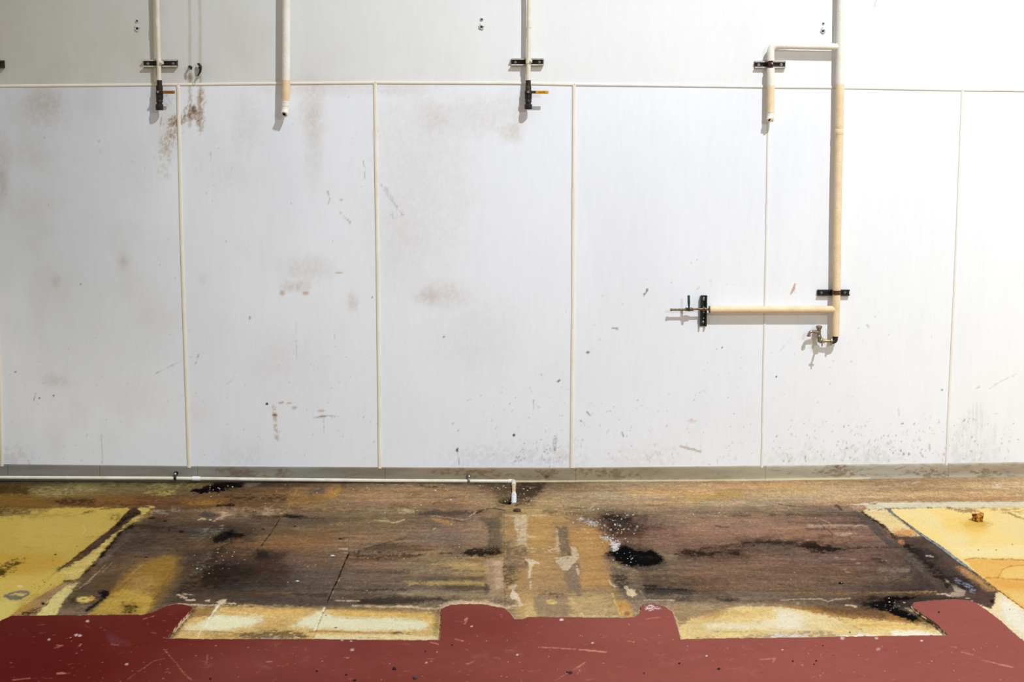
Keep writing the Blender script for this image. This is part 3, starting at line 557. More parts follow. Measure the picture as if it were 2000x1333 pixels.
# ---------------- middle pads, ribs
P('#1b1310', [(898, 1082), (925, 1072), (975, 1075), (983, 1081), (960, 1086), (915, 1087)], soft=3, warp=4, a=.92, nz=.1); L('#2e2218', [(858, 1082), (872, 1081), (884, 1082)], w=1.5, a=.8, soft=1.5)
for p, c, a in [([(845, 1103), (870, 1098), (905, 1099), (955, 1108), (955, 1115), (900, 1113)], '#b49555', .8), ([(880, 1120), (940, 1117), (950, 1125), (890, 1127)], '#a98c58', .6), ([(790, 1138), (860, 1136), (945, 1136), (946, 1145), (850, 1144), (800, 1142)], '#b09450', .85),
                ([(775, 1156), (830, 1153), (900, 1156), (945, 1158), (940, 1165), (850, 1166), (780, 1165)], '#95805a', .7), ([(880, 1040), (950, 1038), (950, 1043), (890, 1044)], '#92745a', .5), ([(900, 1056), (952, 1055), (950, 1061), (900, 1062)], '#96785c', .5), ([(870, 1024), (950, 1022), (950, 1027), (890, 1030)], '#9a7c58', .5),
                ([(690, 1104), (780, 1103), (780, 1111), (690, 1111)], '#86684e', .5), ([(668, 1122), (790, 1120), (780, 1128), (668, 1130)], '#7a604a', .5)]:
    P(c, p, soft=3, warp=3, a=a)
for p, c, a in [([(680, 1082), (730, 1067), (750, 1062), (850, 1074), (800, 1078), (740, 1076), (700, 1082)], '#3c2c20', .6), ([(682, 1084), (760, 1085), (830, 1083), (810, 1090), (700, 1089)], '#33261e', .75), ([(679, 1092.5), (780, 1093)], '#2a1c18', .6), ([(740, 1080), (790, 1081)], '#221814', .7),
                ([(685, 1118), (800, 1115), (800, 1120), (700, 1121)], '#42362f', .6), ([(640, 1152), (720, 1150), (800, 1152), (720, 1156)], '#2c241c', .7), ([(570, 1160), (640, 1158), (640, 1166), (580, 1165)], '#2a241e', .6), ([(690, 1172), (770, 1166), (860, 1168), (870, 1174), (780, 1182), (700, 1182)], '#2e2722', .75), ([(860, 1142), (948, 1145), (946, 1152), (870, 1152)], '#4a3d30', .7), ([(820, 1126), (945, 1128), (945, 1134), (830, 1133)], '#5a493a', .6)]:
    (P if len(p) > 3 else L)(c, p, soft=2.5, warp=2, a=a)
L('#d0b08a', [(655, 1173.5), (673, 1174)], w=.8, a=.8); L('#d8bc94', [(678, 1174), (702, 1174.5)], w=.9, a=.85)
L('#3c2a1c', [(680, 1081), (700, 1078), (730, 1068), (765, 1058), (790, 1052)], w=1.2, a=.5); L('#c0a078', [(663, 1073), (678, 1073)], w=1.5, a=.8); L('#b8946c', [(672, 1080), (680, 1081)], w=1, a=.8)
L('#2a1a12', [(680, 1082), (669, 1108), (660, 1130), (648, 1155), (640, 1172)], w=.9, a=.95, z=-.006, warp=1.2); L('#b89474', [(665, 1127), (650, 1158), (641, 1176)], w=.8, a=.6, nz=.4, ns=5)
L('#2e2418', [(546, 1015), (530, 1040), (510, 1066)], w=.9, a=.75, z=-.004, warp=1); L('#6a5020', [(512, 1060), (505, 1075)], w=.8, a=.6)
E('#20130c', 664.5, 1053, 4, 2, a=.9); E('#3a2618', 668, 1053, 9, 2.5, a=.5); E('#1a1210', 576, 1028.5, 2.5, 1.4, a=.8); E('#2a1a14', 514, 1034, 4, 2, a=.8)
# ---------------- dark left pads
P('#030304', [(416, 1053), (430, 1042), (452, 1037), (470, 1041), (482, 1047), (470, 1052), (448, 1056), (430, 1060), (418, 1060)], soft=3, warp=4, a=1)
E('#4a443e', 395, 1035, 22, 5, a=.7, soft=.5); E('#5c5650', 398, 1035, 18, 4, a=.5, soft=.5); P('#6f6556', [(370, 1050), (420, 1035), (440, 1033), (420, 1045), (385, 1055)], soft=3, a=.6, warp=4, nz=.35, ns=7)
for i in range(16):
    g = random.Random(800+i); x = g.uniform(395, 432); y = g.uniform(1028, 1046)
    L('#98846c', [(x, y), (x+g.uniform(4, 10), y-g.uniform(.3, 2))], w=.7, a=.6)
P('#2c231c', [(430, 1065), (450, 1058), (440, 1080), (410, 1105), (385, 1125), (370, 1150), (345, 1165), (352, 1145), (380, 1110)], soft=5, a=.7, warp=5, nz=.25)
P('#6e6250', [(400, 1085), (415, 1083), (400, 1105), (375, 1130), (362, 1130), (385, 1105)], soft=4, a=.6, warp=5, nz=.35, ns=8)
P('#16100e', [(410, 1105), (440, 1100), (430, 1125), (470, 1135), (420, 1148), (380, 1145), (395, 1125)], soft=6, a=.75, warp=7, nz=.15)
P('#1f1612', [(430, 1108), (520, 1105), (560, 1118), (480, 1128), (440, 1126)], soft=7, a=.55, warp=6); P('#4e3020', [(480, 1095), (560, 1098), (550, 1110), (470, 1106)], soft=6, a=.5, warp=5)
P('#2a1e18', [(500, 1078), (560, 1082), (540, 1098), (500, 1098)], soft=6, a=.6, warp=5); P('#5a3a22', [(500, 1098), (580, 1100), (560, 1125), (500, 1120)], soft=8, a=.4)
P('#231a18', [(500, 1075), (520, 1077), (525, 1090), (500, 1095)], soft=5, a=.7)
L('#1a1410', [(250, 1026), (300, 1030), (340, 1032)], w=3, a=.6, soft=3, warp=3); E('#0f0a08', 323, 1018.5, 3.4, 2, a=.9); E('#120d0b', 355, 1039, 5, 2.6, a=.8); E('#1a1210', 296, 1013, 8, 2.4, a=.8); E('#201612', 286, 1088.6, 4, 1.4, a=.9); L('#2a1c14', [(262, 1089), (285, 1089)], w=.8, a=.5)
P('#5a4028', [(300, 1003), (380, 1002), (370, 1012), (310, 1014)], soft=5, a=.5, warp=4); P('#4a4038', [(400, 1000), (430, 1003), (424, 1012), (400, 1012), (385, 1008)], soft=2, a=.8, warp=2); L('#c0a070', [(388, 1016), (395, 1013), (401, 1015)], w=1.6, a=.85); E('#d8c8b0', 411, 1016, 3, 1.4, a=.8); E('#0f0a08', 411, 1018.6, 3, 1.2, a=.8)
# ochre patch
P('#7a5a24', [(300, 1095), (330, 1082), (352, 1088), (350, 1110), (335, 1150), (300, 1200), (180, 1204), (215, 1160), (250, 1115)], soft=9, warp=5, a=.75)
P('#8f6a1c', [(262, 1110), (312, 1088), (340, 1092), (335, 1125), (305, 1165), (285, 1204), (172, 1204), (200, 1175), (232, 1137)], soft=6, warp=5, a=.85)
P('#b3912c', [(172, 1204), (195, 1180), (225, 1160), (250, 1150), (290, 1160), (300, 1180), (285, 1205)], soft=5, warp=5, a=.8); P('#a5843a', [(262, 1130), (300, 1120), (310, 1140), (290, 1160), (262, 1160)], soft=9, warp=6, a=.6, nz=.3)
P('#96723c', [(250, 1125), (285, 1128), (290, 1155), (258, 1158)], soft=6, a=.5, nz=.35, warp=6)
for a_, b_ in [((262, 1125), (240, 1145)), ((340, 1110), (292, 1185)), ((318, 1150), (290, 1195)), ((310, 1175), (288, 1196))]: L('#5e4416', [a_, b_], w=.6, a=.6)
P('#2c1a0c', [(238, 1180), (262, 1183), (274, 1184), (268, 1191), (256, 1198), (240, 1197), (244, 1190)], soft=2.5, warp=5, a=.85, nz=.38, ns=5)
for x, y in [(247, 1186), (266, 1186), (253, 1196)]: E('#120a06', x, y, 3.5, 2, a=.9)
P('#6b541e', [(240, 1175), (270, 1175), (272, 1200), (235, 1202)], soft=6, a=.4, nz=.35)
# lane with the eye-shaped spot
P('#54432f', [(165, 1130), (240, 1115), (222, 1146), (180, 1190), (165, 1206), (108, 1206), (130, 1165), (150, 1148)], soft=3, warp=2, a=.7)
P('#806c54', [(115, 1190), (175, 1183), (165, 1206), (108, 1206)], soft=4, a=.6, warp=4, nz=.2); P('#2a2016', [(135, 1170), (150, 1166), (150, 1178), (138, 1180)], soft=3, a=.75, warp=3); P('#3a281a', [(160, 1164), (195, 1164), (190, 1172), (175, 1170)], soft=2.5, a=.7, warp=3, nz=.3)
P('#5e4224', [(180, 1142), (225, 1138), (215, 1152), (175, 1154)], soft=5, a=.6)
E('#b59838', 166, 1171.5, 16, 6, -4, a=.95, soft=.3, warp=.25); E('#c9b25a', 164, 1171.5, 11, 4.5, a=.9, soft=.4, warp=.2); E('#7a5c20', 163, 1171.3, 5, 2, a=.7); E('#c48c2c', 180, 1170, 6, 4, a=.7)
P('#0d0c12', [(192, 1156), (204, 1153), (215, 1154), (213, 1163), (204, 1170), (198, 1164)], soft=1.6, warp=2, a=.95); L('#15110f', [(200, 1170), (188, 1180), (168, 1194)], w=2.8, a=.9, soft=2, warp=2)
# streaky light scratches by the left seam
for a_, b_ in [((205, 1105), (170, 1140)), ((190, 1120), (155, 1150)), ((218, 1100), (200, 1118)), ((280, 1100), (255, 1125)), ((225, 1075), (208, 1090)), ((176, 1136), (160, 1146))]: L('#9c8a72', [a_, b_], w=.9, a=.6, nz=.2, ns=5)
P('#6a5e50', [(250, 1040), (262, 1045), (215, 1090), (190, 1110), (185, 1100), (225, 1065)], soft=5, a=.5, warp=4, nz=.3)
# ---------------- the left yellow sheet and its bands
YL = [(-1500, 1012), (0, 1009), (55, 1006), (62, 999), (110, 993), (180, 992), (249, 991), (253, 996), (225, 1027), (180, 1063), (135, 1098), (110, 1117), (128, 1137), (96, 1155), (62, 1176), (20, 1206), (-100, 1290), (-1500, 2200)]
P('#aa9246', YL, soft=1.3, warp=1.2, a=1, rough=.5)
P('#b09a50', [(40, 1010), (230, 1000), (190, 1045), (120, 1075), (40, 1060)], soft=14, a=.6); P('#ab8636', [(-200, 1075), (110, 1082), (130, 1098), (60, 1130), (-200, 1120)], soft=11, a=.75, warp=5); P('#bfa653', [(-200, 1140), (110, 1118), (125, 1135), (60, 1170), (-200, 1180)], soft=8, a=.6)
P('#c2b464', [(-400, 1180), (40, 1170), (30, 1200), (-100, 1290), (-400, 1400)], soft=8, a=.7); P('#6e5c2a', [(-200, 1006), (30, 1008), (55, 1000), (100, 994), (60, 1010), (-200, 1014)], soft=3, a=.7, warp=4, nz=.3)
P('#8c7636', [(55, 1003), (110, 1003), (150, 1008), (100, 1013), (50, 1012)], soft=4, a=.5, warp=4)
P('#4a3614', [(158, 1004), (172, 998), (184, 999), (170, 1004)], soft=2, a=.7, warp=2.5, nz=.25, ns=5); L('#3a2812', [(196, 995), (215, 993), (248, 991)], w=1, a=.6, warp=2); P('#6e5a2c', [(205, 1013), (220, 1003), (236, 1008), (230, 1018)], soft=2.5, a=.75, warp=4, nz=.3, ns=7)
P('#33260f', [(-80, 1105), (5, 1105), (25, 1094), (45, 1094), (40, 1104), (20, 1115), (0, 1127), (-80, 1130)], soft=4, a=.85, warp=6, nz=.3, ns=8); P('#3f2f10', [(-60, 1118), (10, 1112), (12, 1122), (0, 1128), (-60, 1128)], soft=3, a=.7)
L('#c9b878', [(162, 1027), (167, 1035), (162, 1044)], w=.9, a=.7); L('#6e5a2a', [(170, 1050), (182, 1048)], w=.6, a=.6); L('#705c2c', [(45, 1068), (60, 1073)], w=.7, a=.6); E('#15100a', 108, 1084, 2.3, 1.6, a=.95, warp=.1)
for x, y in [(84, 1134), (87, 1138), (99, 1143), (103, 1098-2), (150, 1068)]: E('#3a2c10', x, y, 1.4, 1, a=.8)
E('#d6c690', 39, 1146, 5, 3, a=.6, nz=.3, ns=4)
L('#6c6860', [(9, 1165), (22, 1159), (38, 1156), (54, 1157), (56, 1161), (48, 1166), (36, 1170), (20, 1171), (16, 1167)], w=2.2, soft=1, warp=1.4, a=.95); L('#5f5b54', [(14, 1166), (30, 1166), (40, 1169)], w=3, soft=1.5, a=.85, warp=1.5); L('#c8a868', [(34, 1174), (45, 1176), (62, 1175)], w=.7, a=.7)
# band between sheet and edge strip
P('#3e2c1e', [(252, 996), (270, 991), (278, 993), (276, 1003), (256, 1014), (232, 1034), (204, 1058), (174, 1080), (152, 1095), (112, 1114), (110, 1116), (135, 1097), (180, 1062), (225, 1026)], soft=1.6, warp=1.8, a=.96)
P('#140f0c', [(240, 1012), (262, 1002), (272, 1003), (250, 1015), (235, 1026), (226, 1030)], soft=2, warp=3, a=.8); P('#6a4c20', [(160, 1080), (172, 1080), (140, 1103), (118, 1112), (140, 1096)], soft=3, a=.7); P('#54402e', [(196, 1050), (215, 1045), (180, 1072), (168, 1078)], soft=2, a=.6)
P('#55462c', [(110, 1112), (122, 1106), (132, 1103), (138, 1108), (130, 1114), (118, 1115)], soft=1.5, a=.75, warp=2.5, nz=.25, ns=6); L('#8a7434', [(110, 1117), (98, 1126), (88, 1133)], w=.6, a=.7)
# strip edge (yellow) and its break, with the shadow painted in dark
P('#b59c46', [(300, 990), (283, 1006), (262, 1022), (236, 1038), (219, 1058), (197, 1084), (182, 1098), (165, 1119), (150, 1133), (128, 1137), (108, 1120), (135, 1107), (172, 1084), (204, 1060), (233, 1036), (257, 1017), (277, 1004), (270, 992)], soft=1.1, warp=3, a=1)
P('#c0a850', [(120, 1118), (160, 1098), (200, 1070), (190, 1088), (160, 1118), (140, 1130)], soft=3, a=.7); P('#9a7a30', [(270, 1010), (300, 994), (298, 1004), (270, 1024), (252, 1028)], soft=3, a=.6, nz=.3)
L('#15100d', [(258, 1028), (240, 1037), (224, 1056), (205, 1078), (196, 1090)], w=3.4, soft=2.2, a=.95, warp=3); L('#1b1410', [(190, 1100), (178, 1108), (166, 1120)], w=2.5, soft=2, a=.85, warp=3); L('#2a1c10', [(126, 1136), (136, 1135), (145, 1137)], w=2.6, soft=1.5, a=.9, warp=2)
# tan band + pale strip below
P('#94734a', [(128, 1138), (140, 1141), (104, 1166), (76, 1196), (66, 1206), (18, 1207), (60, 1176), (96, 1154)], soft=2, warp=2, a=.95); P('#a57c20', [(66, 1176), (80, 1172), (50, 1200), (22, 1206), (30, 1198)], soft=4, a=.85, warp=3)
P('#c8b868', [(150, 1140), (142, 1152), (122, 1176), (108, 1205), (68, 1205), (86, 1186), (108, 1162), (132, 1143)], soft=1.5, warp=1.8, a=.95); P('#a08050', [(150, 1136), (156, 1143), (140, 1155), (128, 1150), (134, 1142)], soft=3, a=.6, nz=.3, warp=3)
P('#2c1c0a', [(34, 1202), (50, 1194), (66, 1190), (80, 1186), (72, 1196), (60, 1202), (50, 1206), (34, 1208)], soft=2, a=.85, warp=4, nz=.4, ns=4); E('#100a06', 84, 1180, 3.6, 2.6, a=.95); L('#2c1c0c', [(90, 1182), (95, 1178)], w=1.2, a=.8)
fc.specks('#3a2a10', [(60, 1140), (140, 1140), (110, 1200), (40, 1205)], 34, (.6, 1.5), (.5, .9), seed=31)
# ---------------- exposed cream boards under the red
P('#cda95e', [(378, 1187), (470, 1183), (600, 1187), (700, 1191), (860, 1193), (862, 1256), (330, 1256), (345, 1225)], soft=2.2, warp=3, a=1, rough=.5)
P('#8f6a34', [(370, 1186), (430, 1184), (428, 1190), (408, 1206), (362, 1207), (368, 1198)], soft=2.5, a=.85, warp=3); P('#7a6244', [(378, 1185), (520, 1184), (640, 1186), (860, 1191), (862, 1200), (800, 1196), (700, 1194), (560, 1190)], soft=3.5, a=.8, warp=3)
P('#ddd9b0', [(390, 1221), (420, 1200), (440, 1203), (480, 1204), (510, 1206), (514, 1215), (480, 1226), (440, 1232), (400, 1232)], soft=4, a=.95, warp=3); P('#dcd6a8', [(360, 1225), (395, 1215), (430, 1232), (370, 1234)], soft=4, a=.7)
P('#dcd8ae', [(595, 1207), (620, 1197), (680, 1207), (800, 1208), (840, 1216), (830, 1230), (700, 1233), (590, 1228), (570, 1224)], soft=4.5, a=.95, warp=3); P('#d8a83e', [(630, 1196), (700, 1193), (790, 1196), (845, 1206), (852, 1222), (820, 1212), (760, 1205), (660, 1205)], soft=4, a=.6, warp=3)
P('#cba04a', [(430, 1188), (560, 1190), (620, 1192), (600, 1202), (500, 1204), (430, 1200)], soft=4, a=.6, warp=3); P('#b88c42', [(500, 1210), (560, 1212), (560, 1228), (505, 1232)], soft=6, a=.5, nz=.3)
P('#5a4830', [(460, 1237), (520, 1234), (580, 1234), (602, 1244), (590, 1251), (510, 1251), (470, 1248)], soft=4, a=.85, warp=4, nz=.15); P('#9a7a34', [(398, 1235), (460, 1236), (470, 1250), (400, 1250)], soft=4, a=.55, nz=.25); P('#a8a08c', [(510, 1246), (590, 1247), (590, 1252), (512, 1252)], soft=1.5, a=.7, nz=.35, ns=5)
L('#a8762a', [(606, 1234), (640, 1234), (690, 1236), (750, 1238)], w=1.7, a=.8, soft=1.6); P('#6e4818', [(752, 1237), (775, 1234), (800, 1239), (770, 1240)], soft=1.6, a=.9, warp=2.5, nz=.2); L('#c09848', [(800, 1238), (845, 1235)], w=1.6, a=.6, soft=2); P('#dbd2a0', [(615, 1240), (850, 1242), (856, 1251), (615, 1250)], soft=2.5, a=.7); L('#8a6a40', [(700, 1246), (740, 1246)], w=.9, a=.6)
L('#8a6428', [(350, 1233), (400, 1234), (455, 1236)], w=.8, a=.6); E('#3a3020', 656, 1227, 3, 1.2, a=.9); E('#5a4c34', 636, 1203.5, 2, 1, a=.8); E('#8f8250', 850, 1232, 6, 10, a=.6); P('#7e6236', [(846, 1195), (860, 1195), (858, 1225), (850, 1225)], soft=4, a=.7, warp=2)
L('#e8e2c8', [(634, 1188), (628, 1200), (622, 1215), (614, 1232)], w=1.3, a=.9, warp=1); L('#6a5a3c', [(631, 1197), (625, 1213), (620, 1224)], w=.5, a=.8); L('#e4ddc4', [(427, 1183), (415, 1200), (402, 1222)], w=1.6, a=.9, warp=1.5); L('#8a7850', [(420, 1197), (408, 1215)], w=.5, a=.7); L('#e0d6b4', [(392, 1234), (385, 1248)], w=1.4, a=.7)
L('#e6c88c', [(430, 1193), (480, 1198), (540, 1208)], w=.8, a=.8)
for p in ([(347, 1162), (357, 1165), (352, 1168)], [(356, 1160), (378, 1163)], [(362, 1172), (382, 1172), (382, 1175), (364, 1174)], [(423, 1177), (432, 1172), (442, 1172), (440, 1178), (430, 1182)], [(438, 1180), (456, 1180), (460, 1181)], [(356, 1167), (364, 1168)], [(402, 1174), (408, 1174)]):
    (P if len(p) > 3 else L)('#cdb491', p, soft=1, warp=1.4, a=.9)
L('#c8ac88', [(330, 1184), (350, 1181), (372, 1182), (400, 1183), (425, 1182)], w=1.2, a=.85); L('#f0e4d0', [(332, 1184.5), (338, 1183.5)], w=1.4, a=.9)
# right cream board
P('#e3c67e', [(1312, 1190), (1330, 1186), (1440, 1185), (1530, 1185), (1600, 1192), (1700, 1206), (1790, 1215), (1832, 1226), (1852, 1246), (1700, 1252), (1330, 1256), (1318, 1214)], soft=2.5, warp=3, a=1, rough=.5)
P('#9a7e58', [(1308, 1184), (1440, 1184), (1420, 1194), (1400, 1206), (1350, 1211), (1326, 1222), (1318, 1206)], soft=5, a=.9, warp=4); P('#d7a64a', [(1400, 1196), (1500, 1192), (1480, 1202), (1400, 1211), (1350, 1214)], soft=6, a=.55, warp=3)
P('#ece0b8', [(1375, 1219), (1470, 1218), (1560, 1200), (1560, 1225), (1480, 1230), (1380, 1228)], soft=4, a=.8, warp=3); P('#ece0c2', [(1515, 1195), (1545, 1192), (1580, 1205), (1580, 1230), (1520, 1232)], soft=8, a=.85, warp=3); P('#ead498', [(1560, 1195), (1610, 1200), (1640, 1215), (1620, 1235), (1570, 1232)], soft=7, a=.7)
P('#a58a68', [(1440, 1246), (1470, 1240), (1530, 1238), (1600, 1232), (1625, 1236), (1640, 1246), (1560, 1250), (1440, 1251)], soft=2.5, a=.75, warp=4, nz=.3, ns=9); P('#dcd8d4', [(1505, 1242), (1545, 1238), (1580, 1242), (1580, 1248), (1510, 1248)], soft=2, a=.85, warp=3, nz=.25, ns=5); P('#f0ece6', [(1635, 1243), (1690, 1238), (1715, 1244), (1700, 1247), (1640, 1247)], soft=1.6, a=.85, warp=3, nz=.15); P('#f2ecd4', [(1740, 1234), (1790, 1232), (1840, 1240), (1835, 1246), (1745, 1245)], soft=2.5, a=.95, warp=2)
L('#a08648', [(1390, 1234.5), (1430, 1235), (1480, 1234)], w=.7, a=.6); P('#5e4a30', [(1362, 1245), (1400, 1244), (1400, 1248), (1360, 1248)], soft=2, a=.6, nz=.3)
P('#a8742c', [(1525, 1184), (1600, 1186), (1680, 1194), (1740, 1196), (1795, 1212), (1800, 1222), (1760, 1216), (1700, 1210), (1640, 1210), (1610, 1202), (1560, 1192)], soft=2.5, a=.92, warp=3.5); P('#6e4f34', [(1590, 1185), (1700, 1188), (1740, 1200), (1720, 1209), (1660, 1204), (1610, 1194)], soft=4, a=.85, warp=4)
P('#eab848', [(1640, 1212), (1720, 1214), (1790, 1222), (1835, 1232), (1760, 1230), (1680, 1226)], soft=4, a=.55, warp=3); P('#8a6c30', [(1796, 1206), (1815, 1214), (1828, 1226), (1816, 1230), (1800, 1222)], soft=3, a=.75, warp=3, nz=.2); L('#9a7a3a', [(1645, 1216), (1668, 1224), (1684, 1232)], w=.5, a=.7)
P('#030304', [(1690, 1182), (1720, 1172), (1745, 1166), (1785, 1168), (1770, 1174), (1748, 1178), (1744, 1186), (1770, 1194), (1790, 1204), (1796, 1214), (1788, 1217), (1765, 1210), (1745, 1202), (1728, 1193), (1712, 1190)], soft=2, warp=3.5, a=1, rough=.28)
P('#1e1612', [(1670, 1176), (1710, 1166), (1720, 1190), (1690, 1188)], soft=5, a=.75, warp=5, nz=.2); P('#4a3d30', [(1745, 1178), (1782, 1176), (1784, 1186), (1796, 1200), (1780, 1196), (1762, 1188)], soft=2.5, a=.85, warp=3, nz=.15); P('#b8997a', [(1764, 1187), (1775, 1188), (1792, 1200), (1780, 1197)], soft=1.5, a=.8, warp=2)
fc.specks('#9aa0aa', [(1700, 1170), (1760, 1168), (1795, 1208), (1760, 1206), (1710, 1186)], 22, (.6, 2.0), (.4, .9), .6, seed=33)
E('#3a2c10', 1660, 1235.6, 1.8, 1.4, a=.95, warp=.1); E('#8f7c50', 1682, 1230, 2, 1, a=.7)
# ---------------- right pad
P('#3a322a', [(1174, 1086), (1200, 1074), (1220, 1060), (1250, 1064), (1290, 1076), (1312, 1096), (1290, 1110), (1240, 1116), (1200, 1106)], soft=7, a=.6, warp=5); P('#030304', [(1182, 1082), (1200, 1078), (1206, 1072), (1222, 1066), (1240, 1074), (1275, 1074), (1290, 1086), (1299, 1095), (1284, 1102), (1262, 1108), (1230, 1107), (1206, 1098), (1195, 1088)], soft=2.5, warp=3.5, a=1, rough=.4)
P('#43382e', [(1240, 1085), (1275, 1088), (1285, 1092), (1250, 1092)], soft=3, a=.3); P('#96805e', [(1275, 1070), (1300, 1082), (1320, 1090), (1305, 1100), (1298, 1090)], soft=4, a=.5, warp=3); P('#a88e62', [(1180, 1098), (1225, 1108), (1245, 1118), (1200, 1108)], soft=3, a=.6)
P('#1c1510', [(1320, 1082), (1340, 1076), (1400, 1078), (1440, 1078), (1446, 1084), (1400, 1084), (1370, 1088), (1335, 1084)], soft=3, a=.88, warp=4, nz=.2); P('#2c1e18', [(1370, 1068), (1440, 1064), (1450, 1068), (1400, 1074), (1365, 1074)], soft=3.5, a=.6, warp=4, nz=.2)
P('#16100e', [(1453, 1062), (1480, 1057), (1510, 1055), (1540, 1058), (1560, 1061), (1590, 1058), (1605, 1064), (1630, 1070), (1670, 1072), (1640, 1077), (1590, 1076), (1550, 1066), (1510, 1062), (1470, 1064)], soft=3, a=.92, warp=4, nz=.08)
L('#2c1a12', [(1660, 1072), (1700, 1070), (1740, 1070), (1766, 1068)], w=1.1, a=.7, soft=1.5); L('#20160e', [(1585, 1078), (1600, 1079), (1612, 1080)], w=1.4, a=.8); L('#2c2018', [(1525, 1083), (1540, 1084)], w=1.6, a=.6)
P('#6a5a48', [(1480, 1064), (1560, 1068), (1560, 1085), (1490, 1082)], soft=7, a=.55); P('#a47a5a', [(1330, 1018), (1560, 1012), (1660, 1040), (1640, 1054), (1400, 1056), (1340, 1040)], soft=12, a=.35)
P('#1a1613', [(1172, 1010), (1190, 1004), (1215, 1010), (1235, 1014), (1210, 1018), (1180, 1018)], soft=4, a=.85, warp=4, nz=.15); P('#2e211a', [(1190, 1024), (1240, 1026), (1290, 1030), (1230, 1040), (1200, 1038)], soft=6, a=.7, warp=5, nz=.2); P('#4a2e20', [(1210, 1040), (1260, 1042), (1250, 1052), (1205, 1050)], soft=5, a=.5); P('#231c16', [(1190, 1030), (1206, 1034), (1200, 1042), (1188, 1038)], soft=3, a=.7)
P('#4c3b30', [(1140, 1010), (1165, 1010), (1165, 1025), (1145, 1022)], soft=4, a=.6, nz=.3, warp=4)
P('#3e3934', [(1256, 1144), (1275, 1142), (1330, 1151), (1358, 1154), (1350, 1160), (1300, 1163), (1260, 1162)], soft=3, a=.85, warp=3); L('#15110f', [(1262, 1151), (1300, 1152), (1345, 1153)], w=.9, a=.8); L('#1c1712', [(1256, 1145), (1280, 1147)], w=1.6, a=.8, warp=2); P('#33302c', [(1310, 1170), (1350, 1168), (1352, 1178), (1320, 1176)], soft=3, a=.65); P('#2c2824', [(1400, 1170), (1440, 1170), (1445, 1174), (1410, 1176)], soft=2.6, a=.8, warp=3); L('#55483a', [(1440, 1174), (1530, 1174), (1580, 1172)], w=1.2, a=.6, soft=1.5)
P('#403a34', [(1250, 1118), (1330, 1122), (1420, 1138), (1340, 1146), (1260, 1142)], soft=7, a=.4, nz=.3, warp=5)
L('#d8c4a4', [(1258, 1173), (1290, 1172.5), (1318, 1173.5)], w=1, a=.85); P('#b09674', [(1262, 1176), (1320, 1176), (1440, 1180), (1520, 1182), (1400, 1184), (1300, 1183)], soft=2.5, a=.6, warp=3); L('#a88c6c', [(1250, 1154), (1258, 1166), (1262, 1172)], w=1.2, a=.6)
P('#8f6c30', [(1550, 1158), (1640, 1158), (1730, 1158), (1820, 1155), (1835, 1160), (1700, 1162), (1600, 1163)], soft=2, a=.65, warp=3, nz=.3, ns=5); L('#a88854', [(1700, 1158.5), (1780, 1157), (1828, 1156)], w=.8, a=.7)
L('#c8a886', [(1525, 1173), (1560, 1171), (1605, 1171), (1616, 1176), (1630, 1171), (1660, 1170)], w=.9, a=.8); L('#d8b890', [(1652, 1183), (1662, 1183), (1672, 1186)], w=1.6, a=.85); E('#b09274', 1558, 1179, 4, 3, a=.7)
for p, c, a in [([(1580, 1028), (1700, 1027)], '#c0a080', .6), ([(1630, 1044.5), (1672, 1044.5)], '#c4a888', .7), ([(1575, 1034), (1690, 1035)], '#54463e', .7), ([(1540, 1021), (1620, 1023), (1690, 1022)], '#5c4a40', .6), ([(1600, 1048), (1660, 1050)], '#5c4436', .6), ([(1500, 1007), (1580, 1005), (1680, 1008)], '#4e4238', .65), ([(1660, 1014), (1670, 1020), (1690, 1022)], '#4a3a30', .6)]:
    L(c, p, w=1.5, a=a, soft=1.6, warp=2.5)
L('#3a281e', [(1600, 1020), (1608, 1030), (1620, 1038), (1630, 1046)], w=.6, a=.6); L('#c09878', [(1602, 1014), (1615, 1020), (1624, 1026)], w=.8, a=.7); L('#6a4838', [(1402, 1028), (1420, 1036), (1440, 1048)], w=.6, a=.6); L('#4c3020', [(1398, 1028), (1425, 1031)], w=1.1, a=.6, warp=2); L('#7a5c4a', [(1440, 1038), (1426, 1030)], w=.4, a=.3)
L('#2a1e18', [(1521, 985), (1545, 989), (1552, 988)], w=.8, a=.7); E('#3a342e', 1445, 1007, 26, 3.5, a=.6, nz=.3, ns=6); E('#4a443c', 1380, 1003, 26, 3, a=.5, nz=.3, ns=6)
E('#34302e', 1712, 1093, 12, 3, a=.7); E('#34302e', 1722, 1099, 8, 3, a=.7); P('#97806a', [(1710, 1112), (1780, 1110), (1776, 1118), (1720, 1119)], soft=3, a=.5); P('#8f7a54', [(1730, 1128), (1780, 1128), (1770, 1134), (1730, 1134)], soft=3, a=.45, nz=.3)
for x, y, rx in [(1634, 1090, 4), (1667, 1093.5, 5), (1676, 1101, 4), (1650, 1113, 4), (1656, 1118, 5)]: E('#a88660', x, y, rx, 1.8, a=.7, soft=.4)
L('#3a2e24', [(1738, 1140), (1755, 1132), (1772, 1122), (1782, 1116)], w=.5, a=.7); L('#3a2e24', [(1520, 1141), (1545, 1145), (1562, 1150)], w=.5, a=.7); P('#a08050', [(1398, 960), (1420, 958), (1440, 965), (1420, 975), (1395, 973)], soft=4, a=.5, nz=.3)
P('#bb924a', [(1340, 974), (1375, 966), (1380, 958), (1440, 958), (1465, 972), (1400, 977), (1345, 985)], soft=4, a=.65, warp=4, nz=.3, ns=10); P('#b89a5a', [(1500, 950), (1600, 945), (1600, 965), (1510, 970)], soft=8, a=.5, nz=.3, warp=6)
P('#7a6c5a', [(1300, 992), (1400, 990), (1480, 994), (1480, 1002), (1340, 1006)], soft=5, a=.5, warp=5)
